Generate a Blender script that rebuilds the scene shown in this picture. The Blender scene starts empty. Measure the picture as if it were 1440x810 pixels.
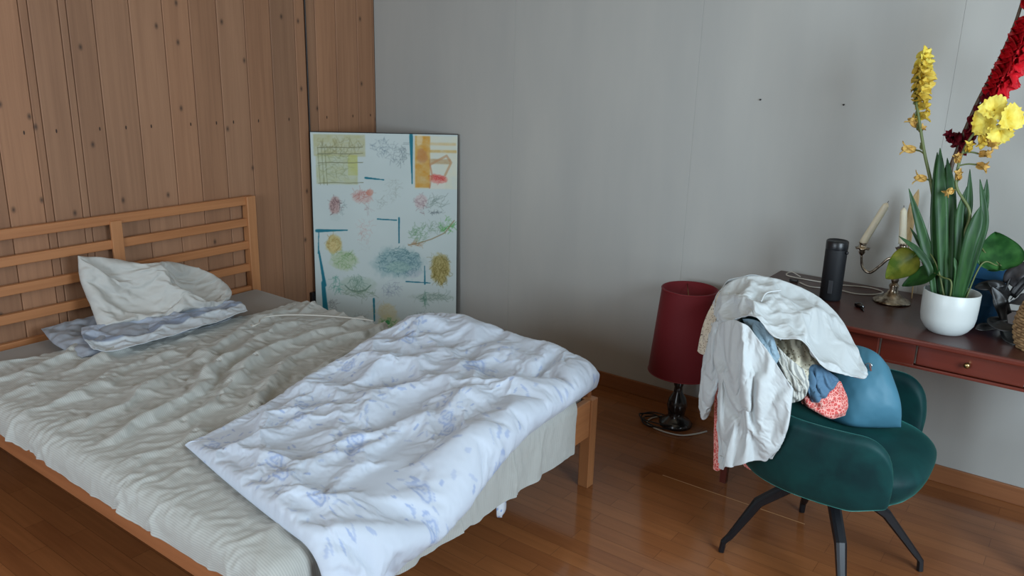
import bpy, bmesh, math, random
import numpy as np
from mathutils import Vector, Matrix, noise as mnoise

sc = bpy.context.scene
COL = sc.collection

# ------------------------------------------------------------------ camera, light, exposure
CAM = np.array([3.4461, -3.349, 1.5716])
YAW, PITCH, ROLL, FPX = -0.6297, 0.2759, 0.0270, 1131.7
_f = np.array([math.sin(YAW)*math.cos(PITCH), math.cos(YAW)*math.cos(PITCH), -math.sin(PITCH)])
_r0 = np.array([math.cos(YAW), -math.sin(YAW), 0.0]); _u0 = np.cross(_r0, _f)
_r = math.cos(ROLL)*_r0 + math.sin(ROLL)*_u0
_u = -math.sin(ROLL)*_r0 + math.cos(ROLL)*_u0
cd = bpy.data.cameras.new('camera'); cam = bpy.data.objects.new('camera', cd); COL.objects.link(cam)
cd.sensor_width = 36; cd.lens = FPX/1440*36; cd.clip_start = 0.02
M = Matrix.Identity(4)
for i in range(3):
    M[i][0] = _r[i]; M[i][1] = _u[i]; M[i][2] = -_f[i]; M[i][3] = CAM[i]
cam.matrix_world = M
sc.camera = cam

sc.view_settings.view_transform = 'Standard'; sc.view_settings.look = 'None'
sc.view_settings.gamma = 1; sc.view_settings.use_curve_mapping = False
sc.view_settings.exposure = 0.38

world = bpy.data.worlds.new('overcast_sky'); sc.world = world; world.use_nodes = True
wn = world.node_tree.nodes; wl = world.node_tree.links
wn['Background'].inputs['Color'].default_value = (0.62, 0.78, 1.0, 1)
wn['Background'].inputs['Strength'].default_value = 1.0

ROOM_X, ROOM_Y, ROOM_Z = 4.75, -5.2, 2.5
def window_light(name, loc, size, rot, power, color, spread=180):
    l = bpy.data.lights.new(name, 'AREA'); l.shape = 'RECTANGLE'; l.size, l.size_y = size
    l.energy = power; l.color = color; l.spread = math.radians(spread)
    o = bpy.data.objects.new(name, l); COL.objects.link(o); o.location = loc; o.rotation_euler = rot
    return o
# daylight through the window of the right wall and the window behind the camera
window_light('daylight_right', (ROOM_X-0.03, -2.0, 1.5), (1.7, 1.35), (0, math.radians(90), math.radians(180)) , 0, (0.74, 0.89, 1.0))
bpy.data.objects['daylight_right'].rotation_euler = Vector((-1, .12, -0.12)).to_track_quat('-Z', 'Y').to_euler()
bpy.data.objects['daylight_right'].data.size = 1.1; bpy.data.objects['daylight_right'].data.size_y = 1.35
bpy.data.lights['daylight_right'].energy = 58
window_light('daylight_behind', (1.9, ROOM_Y+0.03, 1.5), (1.6, 1.3), (math.radians(90), 0, 0), 54, (0.78, 0.90, 1.0))
bpy.data.objects['daylight_behind'].rotation_euler = Vector((0, 1, -0.1)).to_track_quat('-Z', 'Z').to_euler()

def at(px, py, ax, val):
    """point where the line of sight through photo position px, py meets the plane axis = val"""
    d = _f + _r*(px-720)/FPX - _u*(py-405)/FPX
    t = (val-CAM[ax])/d[ax]
    return CAM + t*d

# ------------------------------------------------------------------ helpers
def lin(c):
    return tuple((v/12.92 if v <= 0.04045 else ((v+0.055)/1.055)**2.4) for v in [x/255 for x in c])
def linn(a):
    a = np.asarray(a, float)/255
    return np.where(a <= 0.04045, a/12.92, ((a+0.055)/1.055)**2.4)

def obj(name, bm, mat, parent=None, smooth=True):
    me = bpy.data.meshes.new(name)
    if isinstance(bm, tuple):
        me.from_pydata([tuple(v) for v in bm[0]], [], [tuple(f) for f in bm[1]])
    else:
        bmesh.ops.recalc_face_normals(bm, faces=bm.faces); bm.to_mesh(me); bm.free()
    me.validate()
    if smooth:
        me.shade_smooth()
    for m in (mat if isinstance(mat, (list, tuple)) else [mat]):
        me.materials.append(m)
    o = bpy.data.objects.new(name, me); COL.objects.link(o)
    if parent is not None:
        o.parent = parent
    return o
def thing(name, label, cat, loc=(0, 0, 0), rotz=0, group=None):
    o = bpy.data.objects.new(name, None); COL.objects.link(o); o.empty_display_size = 0.05
    o.location = loc; o.rotation_euler = (0, 0, rotz)
    return tag(o, label, cat, group)
def tag(o, label, cat, group=None):
    o['label'] = label; o['category'] = cat
    if group: o['group'] = group
    return o
def struct(o, label=None):
    o['kind'] = 'structure'
    if label: o['label'] = label
    return o
def local(o, parent):
    """mesh built in world space, put under a placed Empty"""
    o.parent = parent
    inv = Matrix.LocRotScale(parent.location, parent.rotation_euler, None).inverted()
    o.data.transform(inv)
    return o

def box(bm, c, s, bevel=0.0, seg=2, rot=None, mat=0):
    r = bmesh.ops.create_cube(bm, size=1.0)
    vs = r['verts']
    for v in vs:
        v.co = Vector((v.co.x*s[0], v.co.y*s[1], v.co.z*s[2]))
    if bevel > 0:
        es = list({e for v in vs for e in v.link_edges})
        rb = bmesh.ops.bevel(bm, geom=es, offset=bevel, segments=seg, affect='EDGES', profile=0.5)
        vs = list({v for f in rb['faces'] for v in f.verts} | {v for v in vs if v.is_valid})
    vs = [v for v in vs if v.is_valid]
    # collect whole island
    seen = set(vs); st = list(vs)
    while st:
        v = st.pop()
        for e in v.link_edges:
            w = e.other_vert(v)
            if w not in seen: seen.add(w); st.append(w)
    for v in seen:
        if rot is not None: v.co = rot @ v.co
        v.co += Vector(c)
    if mat:
        for f in {f for v in seen for f in v.link_faces}: f.material_index = mat
    return seen
def newbox(c, s, bevel=0.0, seg=2, rot=None):
    bm = bmesh.new(); box(bm, c, s, bevel, seg, rot); return bm
def lathe(profile, n=40, center=(0, 0), cap=True):
    """profile: list of (r, z); r = 0 gives a pole"""
    vs, fs = [], []; rings = []
    for r, z in profile:
        if r <= 1e-6:
            rings.append([len(vs)]); vs.append((center[0], center[1], z))
        else:
            rings.append(list(range(len(vs), len(vs)+n)))
            for k in range(n):
                a = 2*math.pi*k/n
                vs.append((center[0]+r*math.cos(a), center[1]+r*math.sin(a), z))
    for A, B in zip(rings[:-1], rings[1:]):
        for k in range(n):
            k2 = (k+1) % n
            if len(A) == 1 and len(B) == 1: continue
            if len(A) == 1: fs.append((A[0], B[k2], B[k]))
            elif len(B) == 1: fs.append((A[k], A[k2], B[0]))
            else: fs.append((A[k], A[k2], B[k2], B[k]))
    bm = bmesh.new(); bv = [bm.verts.new(v) for v in vs]
    for f in fs: bm.faces.new([bv[i] for i in f])
    return bm
def spline(pts, n):
    P = np.array(pts, float); k = len(P)
    if k == 2:
        t = np.linspace(0, 1, n)[:, None]; return P[0]*(1-t)+P[1]*t
    out = []
    for s in np.linspace(0, k-1, n):
        i = min(int(s), k-2); t = s-i
        p0 = P[i-1] if i > 0 else 2*P[0]-P[1]
        p1, p2 = P[i], P[i+1]
        p3 = P[i+2] if i+2 < k else 2*P[-1]-P[-2]
        out.append(0.5*((2*p1)+(-p0+p2)*t+(2*p0-5*p1+4*p2-p3)*t*t+(-p0+3*p1-3*p2+p3)*t**3))
    return np.array(out)
def tube(bm, pts, rad, n=8, sub=None, flat=None, caps=True):
    """tube along points; rad a number or one per point"""
    P = spline(pts, sub) if sub else np.array(pts, float)
    if np.isscalar(rad): R = np.full(len(P), rad, float)
    else: R = np.interp(np.linspace(0, 1, len(P)), np.linspace(0, 1, len(rad)), rad)
    T = np.gradient(P, axis=0); T /= (np.linalg.norm(T, axis=1)[:, None]+1e-12)
    a = np.array([0, 0, 1.0]) if abs(T[0][2]) < 0.9 else np.array([1.0, 0, 0])
    u = np.cross(T[0], a); u /= np.linalg.norm(u); rings = []
    for i in range(len(P)):
        u = u-T[i]*(u@T[i]); u /= np.linalg.norm(u); w = np.cross(T[i], u)
        ring = []
        for k in range(n):
            an = 2*math.pi*k/n
            ring.append(bm.verts.new(P[i]+R[i]*(math.cos(an)*u+math.sin(an)*w*(flat or 1))))
        rings.append(ring)
    for A, B in zip(rings[:-1], rings[1:]):
        for k in range(n):
            bm.faces.new((A[k], A[(k+1) % n], B[(k+1) % n], B[k]))
    if caps:
        bm.faces.new(rings[0][::-1]); bm.faces.new(rings[-1])
    return rings
def newtube(*a, **k):
    bm = bmesh.new(); tube(bm, *a, **k); return bm

def grid_mesh(name, P, mat, parent=None, uv=None, thick=0, sub=0):
    """P: (nu, nv, 3) array of points"""
    nu, nv = P.shape[:2]
    idx = np.arange(nu*nv).reshape(nu, nv)
    F = np.stack([idx[:-1, :-1], idx[1:, :-1], idx[1:, 1:], idx[:-1, 1:]], -1).reshape(-1, 4)
    me = bpy.data.meshes.new(name)
    me.from_pydata(P.reshape(-1, 3).tolist(), [], F.tolist())
    me.shade_smooth()
    ul = me.uv_layers.new(name='UVMap')
    if uv is None:
        U, V = np.meshgrid(np.linspace(0, 1, nu), np.linspace(0, 1, nv), indexing='ij'); uv = np.stack([U, V], -1)
    li = np.empty(len(me.loops), int); me.loops.foreach_get('vertex_index', li)
    ul.data.foreach_set('uv', uv.reshape(-1, 2)[li].ravel())
    me.materials.append(mat)
    o = bpy.data.objects.new(name, me); COL.objects.link(o)
    if parent is not None: o.parent = parent
    if thick:
        m = o.modifiers.new('thickness', 'SOLIDIFY'); m.thickness = thick; m.offset = 0
    if sub:
        m = o.modifiers.new('smooth', 'SUBSURF'); m.levels = m.render_levels = sub
    return o
def apply_mods(o):
    bpy.context.view_layer.update()
    dg = bpy.context.evaluated_depsgraph_get()
    me = bpy.data.meshes.new_from_object(o.evaluated_get(dg), depsgraph=dg)
    o.modifiers.clear(); old = o.data; me.name = o.name; o.data = me
    return o
def verts_of(o):
    a = np.empty(len(o.data.vertices)*3); o.data.vertices.foreach_get('co', a); return a.reshape(-1, 3)
def set_verts(o, a):
    o.data.vertices.foreach_set('co', np.ascontiguousarray(a).ravel()); o.data.update()
def paint(o, cols, name='Col'):
    """cols: (nverts, 3) linear rgb"""
    at_ = o.data.color_attributes.new(name, 'FLOAT_COLOR', 'POINT')
    c = np.ones((len(cols), 4)); c[:, :3] = cols
    at_.data.foreach_set('color', c.ravel())
def uv_at_verts(o):
    me = o.data; n = len(me.loops)
    uv = np.empty(n*2); me.uv_layers[0].data.foreach_get('uv', uv); uv = uv.reshape(-1, 2)
    li = np.empty(n, int); me.loops.foreach_get('vertex_index', li)
    out = np.zeros((len(me.vertices), 2)); out[li] = uv; return out

def crumple(o, colliders, frames=26, grow=0.06, pressure=0, quality=5, tension=12, bending=0.4, mass=0.25, friction=12,
            gravity=1.0, self_col=False, pin=None, thick=0.006, damp=6, rest=None):
    """let a cloth settle on what lies under it, a little too large for its place, so that it creases"""
    cols = []
    for c in colliders:
        c.modifiers.new('col', 'COLLISION')
        c.collision.thickness_outer = thick; c.collision.cloth_friction = friction; c.collision.damping = 0.8
        cols.append(c)
    if pin is not None:
        g = o.vertex_groups.new(name='pin')
        for w in np.unique(np.round(pin, 2)):
            if w > 0: g.add([int(i) for i in np.nonzero(np.round(pin, 2) == w)[0]], float(w), 'REPLACE')
    m = o.modifiers.new('cloth', 'CLOTH'); s = m.settings
    s.quality = quality; s.mass = mass; s.tension_stiffness = tension; s.compression_stiffness = tension
    s.shear_stiffness = tension*0.5; s.bending_stiffness = bending; s.air_damping = 1.0
    s.tension_damping = damp; s.compression_damping = damp; s.shear_damping = damp; s.bending_damping = 0.5
    s.shrink_min = -grow; s.shrink_max = -grow
    s.effector_weights.gravity = gravity
    if rest is not None:      # unstretched shape of the cloth
        o.shape_key_add(name='Basis'); k = o.shape_key_add(name='rest')
        k.data.foreach_set('co', np.ascontiguousarray(rest).ravel()); k.value = 0
        s.rest_shape_key = k
    if pressure:
        s.use_pressure = True; s.uniform_pressure_force = pressure
    if pin is not None: s.vertex_group_mass = 'pin'; s.pin_stiffness = 1.0
    m.collision_settings.distance_min = thick
    m.collision_settings.collision_quality = 3
    m.collision_settings.use_self_collision = self_col
    m.collision_settings.self_distance_min = thick
    m.point_cache.frame_start = 1; m.point_cache.frame_end = frames+1
    for f in range(1, frames+1): sc.frame_set(f)
    apply_mods(o)
    for c in cols: c.modifiers.clear()
    sc.frame_set(1)
    return o
def drop(o):
    me = o.data; bpy.data.objects.remove(o); bpy.data.meshes.remove(me)

# smooth value noise on arrays
def vnoise(x, y, seed=0):
    x = np.asarray(x, float); y = np.asarray(y, float)
    xi = np.floor(x).astype(int); yi = np.floor(y).astype(int); xf = x-xi; yf = y-yi
    def h(a, b):
        n = (a*374761393 + b*668265263 + seed*1442695041) & 0xffffffff
        n = ((n ^ (n >> 13))*1274126177) & 0xffffffff
        return ((n ^ (n >> 16)) & 0xffff)/65535.0
    sx = xf*xf*(3-2*xf); sy = yf*yf*(3-2*yf)
    return ((h(xi, yi)*(1-sx)+h(xi+1, yi)*sx)*(1-sy)+(h(xi, yi+1)*(1-sx)+h(xi+1, yi+1)*sx)*sy)
def fbm(x, y, o=4, seed=0):
    s = 0; a = 0.5
    for k in range(o):
        s = s+a*vnoise(x*2**k, y*2**k, seed+k); a *= 0.5
    return s
def sstep(a, b, x):
    t = np.clip((np.asarray(x, float)-a)/(b-a), 0, 1); return t*t*(3-2*t)

# ------------------------------------------------------------------ materials
def mat(name, col=(128, 128, 128), rough=0.6, metal=0.0, sheen=0.0, spec=None, coat=0, trans=0, emit=None, vcol=False, sss=0):
    m = bpy.data.materials.new(name); m.use_nodes = True
    b = m.node_tree.nodes['Principled BSDF']
    b.inputs['Base Color'].default_value = (*lin(col), 1); b.inputs['Roughness'].default_value = rough
    b.inputs['Metallic'].default_value = metal
    if sheen:
        b.inputs['Sheen Weight'].default_value = sheen; b.inputs['Sheen Roughness'].default_value = 0.35
    if spec is not None: b.inputs['Specular IOR Level'].default_value = spec
    if coat: b.inputs['Coat Weight'].default_value = coat; b.inputs['Coat Roughness'].default_value = 0.12
    if vcol:
        a = m.node_tree.nodes.new('ShaderNodeAttribute'); a.attribute_name = 'Col'
        m.node_tree.links.new(a.outputs['Color'], b.inputs['Base Color'])
    return m
class NT:
    def __init__(s, m): s.m = m; s.n = m.node_tree.nodes; s.l = m.node_tree.links; s.b = s.n['Principled BSDF']
    def new(s, t, **k):
        n = s.n.new(t)
        for a, v in k.items(): setattr(n, a, v)
        return n
    def link(s, a, b): s.l.new(a, b)
    def val(s, node, **k):
        for a, v in k.items(): node.inputs[a.replace('_', ' ')].default_value = v
        return node
    def coord(s, kind='Object', scale=(1, 1, 1), rot=(0, 0, 0), loc=(0, 0, 0)):
        c = s.new('ShaderNodeTexCoord'); mp = s.new('ShaderNodeMapping')
        mp.inputs['Scale'].default_value = scale; mp.inputs['Rotation'].default_value = rot; mp.inputs['Location'].default_value = loc
        s.link(c.outputs[kind], mp.inputs['Vector']); return mp.outputs['Vector']
    def noise(s, vec, scale=5, detail=4, rough=0.5, dist=0):
        n = s.new('ShaderNodeTexNoise'); n.inputs['Scale'].default_value = scale; n.inputs['Detail'].default_value = detail
        n.inputs['Roughness'].default_value = rough; n.inputs['Distortion'].default_value = dist
        s.link(vec, n.inputs['Vector']); return n.outputs['Fac']
    def ramp(s, fac, stops, interp='LINEAR'):
        r = s.new('ShaderNodeValToRGB'); e = r.color_ramp; e.interpolation = interp
        while len(e.elements) < len(stops): e.elements.new(0.5)
        for i, (p, c) in enumerate(stops):
            e.elements[i].position = p; e.elements[i].color = (*lin(c), 1) if len(c) == 3 else c
        s.link(fac, r.inputs['Fac']); return r.outputs['Color']
    def mix(s, fac, a, b, blend='MIX'):
        n = s.new('ShaderNodeMix', data_type='RGBA', blend_type=blend)
        for v, i in ((fac, 0), (a, 6), (b, 7)):
            if hasattr(v, 'links'): s.link(v, n.inputs[i])
            elif i == 0: n.inputs[0].default_value = v
            else: n.inputs[i].default_value = (*lin(v), 1)
        return n.outputs[2]
    def math(s, op, a, b=None, clamp=False):
        n = s.new('ShaderNodeMath', operation=op, use_clamp=clamp)
        for v, i in ((a, 0), (b, 1)):
            if v is None: continue
            if hasattr(v, 'links'): s.link(v, n.inputs[i])
            else: n.inputs[i].default_value = v
        return n.outputs[0]
    def base(s, c): s.link(c, s.b.inputs['Base Color'])
    def bump(s, h, strength=0.3, dist=0.01, prev=None):
        b = s.new('ShaderNodeBump'); b.inputs['Strength'].default_value = strength; b.inputs['Distance'].default_value = dist
        s.link(h, b.inputs['Height'])
        if prev is not None: s.link(prev, b.inputs['Normal'])
        s.link(b.outputs['Normal'], s.b.inputs['Normal']); return b.outputs['Normal']


def wood_mat(name, light, dark, axis=0, rough=0.5, grain=60, knots=0.0, coat=0, var='Col', streak=None):
    """wood with long grain along the axis; each board may bring its own tone in the colour attribute"""
    m = mat(name, light, rough, coat=coat); s = NT(m)
    sc_ = [grain, grain, grain]; sc_[axis] = grain*0.035
    v = s.coord('Object', tuple(sc_))
    n1 = s.noise(v, 1.0, 5, 0.6, 0.6)
    sc2 = [7, 7, 7]; sc2[axis] = 0.55
    n2 = s.noise(s.coord('Object', tuple(sc2)), 1.0, 3, 0.5, 0.9)
    c = s.ramp(n1, [(0.25, dark), (0.62, light)])
    mid = tuple((a+b)//2 for a, b in zip(light, dark))
    c2 = s.ramp(n2, [(0.3, mid), (0.7, streak or light)])
    c = s.mix(0.5, c, c2)
    s.base(c)
    if knots:
        ks = [9, 9, 9]; ks[axis] = 5.5
        sp_ = s.new('ShaderNodeSeparateXYZ'); s.link(s.coord('Object', tuple(ks)), sp_.inputs[0]); cb_ = s.new('ShaderNodeCombineXYZ')
        s.link(sp_.outputs[1], cb_.inputs[0]); s.link(sp_.outputs[2], cb_.inputs[1]); vv = cb_.outputs[0]
        vo = s.new('ShaderNodeTexVoronoi', voronoi_dimensions='2D'); vo.inputs['Scale'].default_value = 1.0
        s.link(vv, vo.inputs['Vector'])
        sep = s.new('ShaderNodeSeparateColor'); s.link(vo.outputs['Color'], sep.inputs[0])
        pick = s.math('LESS_THAN', sep.outputs[0], knots)
        d = s.ramp(vo.outputs['Distance'], [(0.0, (255, 255, 255)), (0.05, (190, 190, 190)), (0.10, (60, 60, 60)), (0.17, (0, 0, 0))])
        f = s.math('MULTIPLY', pick, d)
        c = s.mix(f, c, tuple(int(a*0.45) for a in dark)); s.base(c)
    s.bump(n1, 0.12, 0.002)
    return m

# ------------------------------------------------------------------ the room
def boards(name, edges, horiz, depth, z0, z1, gap, bevel, mat_, tones, place):
    """tongue-and-groove boards between the given edges, one mesh, with a tone per board"""
    bm = bmesh.new(); lay = bm.verts.layers.float_color.new('Col')
    for i, (a, b) in enumerate(zip(edges[:-1], edges[1:])):
        seen = place(bm, (a+b)/2, abs(b-a)-gap, bevel)
        t = tones[i % len(tones)]
        for v in seen: v[lay] = (*t, 1)
    return bm
rng = random.Random(4)
pl = [0.0, -.01, -.13, -.282, -.421, -.487]
pl2 = [-.490, -.555, -.704, -.852, -1.003, -1.144, -1.273, -1.424, -1.578, -1.684, -1.715, -1.83, -1.864, -1.999]
y = -1.999
while y > ROOM_Y: y -= rng.choice([.12, .14, .15, .13]); pl2.append(y)
pl2[-1] = ROOM_Y
def tone():
    k = rng.uniform(0.84, 1.10); w = rng.uniform(-.03, .03); return (k*(1+w), k, k*(1-w))
wood_wall = wood_mat('wall_pine', (160, 118, 88), (128, 90, 65), axis=2, rough=0.62, grain=46, knots=0.30)
s = NT(wood_wall)
prev = s.b.inputs['Base Color'].links[0].from_socket
a_ = s.new('ShaderNodeAttribute', attribute_name='Col'); s.base(s.mix(1.0, prev, a_.outputs['Color'], 'MULTIPLY'))
bm = bmesh.new(); lay = bm.verts.layers.float_color.new('Col')
for E in (pl, pl2):
    for a, b in zip(E[:-1], E[1:]):
        w = abs(b-a); seen = box(bm, (-.012, (a+b)/2, 1.25), (.024, w-.0016, 2.5), bevel=min(.0035, w*.2), seg=1)
        t = tone()
        for v in seen: v[lay] = (*t, 1)
        if w > .09:
            yy = (a+b)/2 + rng.uniform(-.3, .3)*w
            for zz in (1.247, 0.2, 2.3):
                r = bmesh.ops.create_cone(bm, cap_ends=True, segments=10, radius1=.004, radius2=.004, depth=.0012)
                for v in r['verts']:
                    v.co = Vector((v.co.z+.0003, v.co.x*.75+yy, v.co.y*2.1+zz+rng.uniform(-.01, .01)*0)); v[lay] = (.12, .09, .07, 1)
box(bm, (-.039, ROOM_Y/2, 1.25), (.034, -ROOM_Y+.2, 2.5))
for v in bm.verts:
    if v[lay][3] == 0: v[lay] = (.1, .08, .07, 1)
wall_left = struct(obj('wall_left', bm, wood_wall, smooth=False))

wall_paint = mat('wall_paint', (172, 172, 168), 0.75); s = NT(wall_paint)
nz = s.noise(s.coord('Object', (1.3, 1, .25)), 2.2, 4, 0.6)
s.base(s.ramp(nz, [(0.3, (166, 167, 164)), (0.7, (177, 177, 172))]))
s.bump(s.noise(s.coord('Object'), 220, 2), 0.05, 0.001)
bm = bmesh.new()
xe = [0.0, .982, 1.963, 2.944, 3.925, ROOM_X]
for a, b in zip(xe[:-1], xe[1:]):
    box(bm, ((a+b)/2, .012, 1.25), (b-a-.0004, .024, 2.5), bevel=.0008, seg=1)
box(bm, (ROOM_X/2, .039, 1.25), (ROOM_X+.2, .034, 2.5))
struct(obj('wall_back', bm, wall_paint, smooth=False))
def wall_with_opening(name, axis, pos, lo, hi, o0, o1, z0, z1, m):
    bm = bmesh.new(); th = .12
    def seg(a, b, za, zb):
        c = [0, 0, (za+zb)/2]; sz = [th, th, zb-za]
        c[axis] = pos; c[1-axis] = (a+b)/2; sz[1-axis] = b-a
        box(bm, c, sz)
    seg(lo, o0, 0, 2.5); seg(o1, hi, 0, 2.5); seg(o0, o1, 0, z0); seg(o0, o1, z1, 2.5)
    return struct(obj(name, bm, m, smooth=False))
wall_with_opening('wall_right', 0, ROOM_X+.06, ROOM_Y, 0, -2.65, -1.35, .82, 2.18, wall_paint)
wall_with_opening('wall_front', 1, ROOM_Y-.06, 0, ROOM_X, 1.1, 2.7, .85, 2.15, wall_paint)
white_paint = mat('white_window_paint', (225, 225, 222), 0.4)
def window_frame(name, axis, pos, o0, o1, z0, z1):
    bm = bmesh.new()
    def bar(a, b, za, zb):
        c = [0, 0, (za+zb)/2]; sz = [.06, .06, zb-za]; c[axis] = pos; c[1-axis] = (a+b)/2; sz[1-axis] = b-a
        box(bm, c, sz, bevel=.004)
    bar(o0, o1, z0, z0+.05); bar(o0, o1, z1-.05, z1); bar(o0, o0+.05, z0, z1); bar(o1-.05, o1, z0, z1)
    m_ = (o0+o1)/2; bar(m_-.03, m_+.03, z0, z1)
    return struct(obj(name, bm, white_paint, smooth=False))
window_frame('window_1', 0, ROOM_X+.08, -2.65, -1.35, .82, 2.18)
window_frame('window_2', 1, ROOM_Y-.08, 1.1, 2.7, .85, 2.15)
struct(obj('ceiling', newbox((ROOM_X/2, ROOM_Y/2, 2.53), (ROOM_X, -ROOM_Y, .06)), mat('ceiling_paint', (190, 172, 145), .8), smooth=False))

# parquet floor
fm = mat('parquet', (150, 95, 55), 0.36, coat=0.08); s = NT(fm)
vec = s.coord('Object')
br = s.new('ShaderNodeTexBrick'); br.offset = 0.37; br.offset_frequency = 2; br.squash = 1
s.link(vec, br.inputs['Vector'])
br.inputs['Color1'].default_value = (0, 0, 0, 1); br.inputs['Color2'].default_value = (1, 1, 1, 1); br.inputs['Mortar'].default_value = (.5, .5, .5, 1)
br.inputs['Scale'].default_value = 1; br.inputs['Mortar Size'].default_value = 0.0007; br.inputs['Mortar Smooth'].default_value = 0.2
br.inputs['Brick Width'].default_value = 0.44; br.inputs['Row Height'].default_value = 0.066
tone_c = s.ramp(br.outputs['Color'], [(0.0, (120, 72, 42)), (0.5, (134, 83, 48)), (1.0, (150, 96, 57))])
g1 = s.noise(s.coord('Object', (2.5, 42, 42)), 1, 5, 0.6, 0.7)
g2 = s.noise(s.coord('Object', (1.2, 3, 3)), 1.2, 3, 0.6)
c = s.mix(0.35, tone_c, s.ramp(g1, [(0.3, (100, 58, 33)), (0.7, (156, 100, 60))]))
c = s.mix(0.25, c, s.ramp(g2, [(0.3, (120, 72, 42)), (0.7, (165, 108, 66))]))
c = s.mix(s.math('MULTIPLY', br.outputs['Fac'], 0.75), c, (70, 40, 24))
s.base(c); s.bump(s.math('SUBTRACT', 1.0, br.outputs['Fac']), 0.25, 0.0015)
r_ = s.ramp(g2, [(0.2, (86, 86, 86)), (0.8, (112, 112, 112))]); s.link(r_, s.b.inputs['Roughness'])
struct(obj('floor', newbox((ROOM_X/2, ROOM_Y/2, -.03), (ROOM_X+.3, -ROOM_Y+.3, .06)), fm, smooth=False))
# a sliver of worn, pale joint that runs along two of the boards
base_wood = wood_mat('baseboard_wood', (150, 98, 62), (116, 70, 42), axis=0, rough=0.45, grain=40)
def base_board(name, x0, x1, y0, y1, m):
    bm = bmesh.new(); box(bm, ((x0+x1)/2, (y0+y1)/2, .036), (abs(x1-x0), abs(y1-y0), .072), bevel=.003)
    return struct(obj(name, bm, m, smooth=False))
base_board('baseboard_back', 0.0, ROOM_X, 0, -.012, base_wood)
base_board('baseboard_right', ROOM_X, ROOM_X-.012, -.012, ROOM_Y, base_wood)
base_board('trim_1', 0.0, .008, -.47, -.0121, base_wood)
bm = newbox((2.53, -.657, .0004), (.56, .0035, .0012)); struct(obj('trim_2', bm, mat('worn_joint', (176, 128, 84), .5), smooth=False))

# ------------------------------------------------------------------ bed
pine = wood_mat('bed_pine', (182, 124, 80), (146, 90, 52), axis=1, rough=0.42, grain=52, coat=0.05)
pine_x = wood_mat('bed_pine_rail', (166, 108, 70), (130, 78, 46), axis=0, rough=0.42, grain=52, coat=0.05)
pine_z = wood_mat('bed_pine_post', (186, 130, 86), (150, 96, 58), axis=2, rough=0.42, grain=52, coat=0.05)
BY0, BY1 = -.893, -2.373        # the two long sides of the frame
bed = thing('bed_frame', 'orange pine bed frame with a slatted headboard against the plank wall', 'bed', (1.05, (BY0+BY1)/2, 0))
def part(name, bm, m, parent=bed, smooth=False):
    return local(obj(name, bm, m, smooth=smooth), parent)
for yy in (BY0-.025, BY1+.025):
    part('headboard_post', newbox((.035, yy, .4435), (.045, .05, .887), .003), pine_z)
for zc, h in ((.866, .042), (.758, .040), (.642, .040), (.526, .039), (.410, .038)):
    part('headboard_rail', newbox((.0345, (BY0+BY1)/2, zc), (.024, -BY1+BY0-.096, h), .003), pine)
part('headboard_stile', newbox((.050, -1.607, .60), (.014, .050, .52), .003), pine_z)
for yy in (BY0-.013, BY1+.013):
    part('side_rail', newbox((1.05, yy, .325), (1.985, .024, .118), .004), pine_x)
part('foot_rail', newbox((2.052, (BY0+BY1)/2, .29), (.028, -BY1+BY0-.09, .15), .004), pine)
for yy in (BY0-.0225, BY1+.0225):
    bm = newbox((2.0485, yy, .182), (.045, .044, .364), .003); part('leg', bm, pine_z)
part('mid_beam', newbox((1.05, (BY0+BY1)/2, .285), (1.97, .04, .05), .003), pine_x)
for k in range(15):
    part('slat', newbox((.12+k*.135, (BY0+BY1)/2, .317), (.07, -BY1+BY0-.06, .012), .002), pine)

# cloth materials
def cloth_mat(name, col, rough=0.85, weave=900, wk=0.10, sheen=0.15, vcol=False, stripes=None, crease=0.0, crease_scale=14, trans=0.0):
    m = mat(name, col, rough, sheen=sheen, vcol=vcol, spec=0.2); s = NT(m)
    uv = s.coord('UV')
    if stripes:
        ax, per, c2, k = stripes
        sep = s.new('ShaderNodeSeparateXYZ'); s.link(uv, sep.inputs[0])
        w = s.math('SINE', s.math('MULTIPLY', sep.outputs[ax], 2*math.pi/per))
        f = s.math('MULTIPLY', s.math('GREATER_THAN', w, 0.1), k)
        s.base(s.mix(f, col, c2))
    n1 = s.noise(s.coord('Object'), weave, 2)
    nb = s.bump(n1, wk, 0.0006)
    if crease:
        r = s.new('ShaderNodeTexNoise'); r.noise_type = 'RIDGED_MULTIFRACTAL' if hasattr(r, 'noise_type') else 'FBM'
        r.inputs['Scale'].default_value = crease_scale; r.inputs['Detail'].default_value = 3; r.inputs['Distortion'].default_value = 0.6
        s.link(s.coord('Object'), r.inputs['Vector'])
        s.bump(r.outputs['Fac'], crease, 0.006, nb)
    return m
sheet_m = cloth_mat('fitted_sheet', (150, 144, 138), crease=0.05)
# mattress in its fitted sheet
def rounded_slab(x0, x1, y0, y1, z0, z1, r, nx, ny, fn=None):
    bm = bmesh.new(); box(bm, ((x0+x1)/2, (y0+y1)/2, (z0+z1)/2), (x1-x0, y1-y0, z1-z0), bevel=r, seg=5)
    for k in range(1, nx):
        x = x0+(x1-x0)*k/nx; bmesh.ops.bisect_plane(bm, geom=bm.verts[:]+bm.edges[:]+bm.faces[:], plane_co=(x, 0, 0), plane_no=(1, 0, 0))
    for k in range(1, ny):
        y = y0+(y1-y0)*k/ny; bmesh.ops.bisect_plane(bm, geom=bm.verts[:]+bm.edges[:]+bm.faces[:], plane_co=(0, y, 0), plane_no=(0, 1, 0))
    if fn:
        for v in bm.verts: v.co = fn(v.co)
    return bm
def mfn(co):
    if co.z > .38:
        co.z += .006*(mnoise.noise(Vector((co.x*3, co.y*3, 0)))) - .004
    return co
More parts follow.
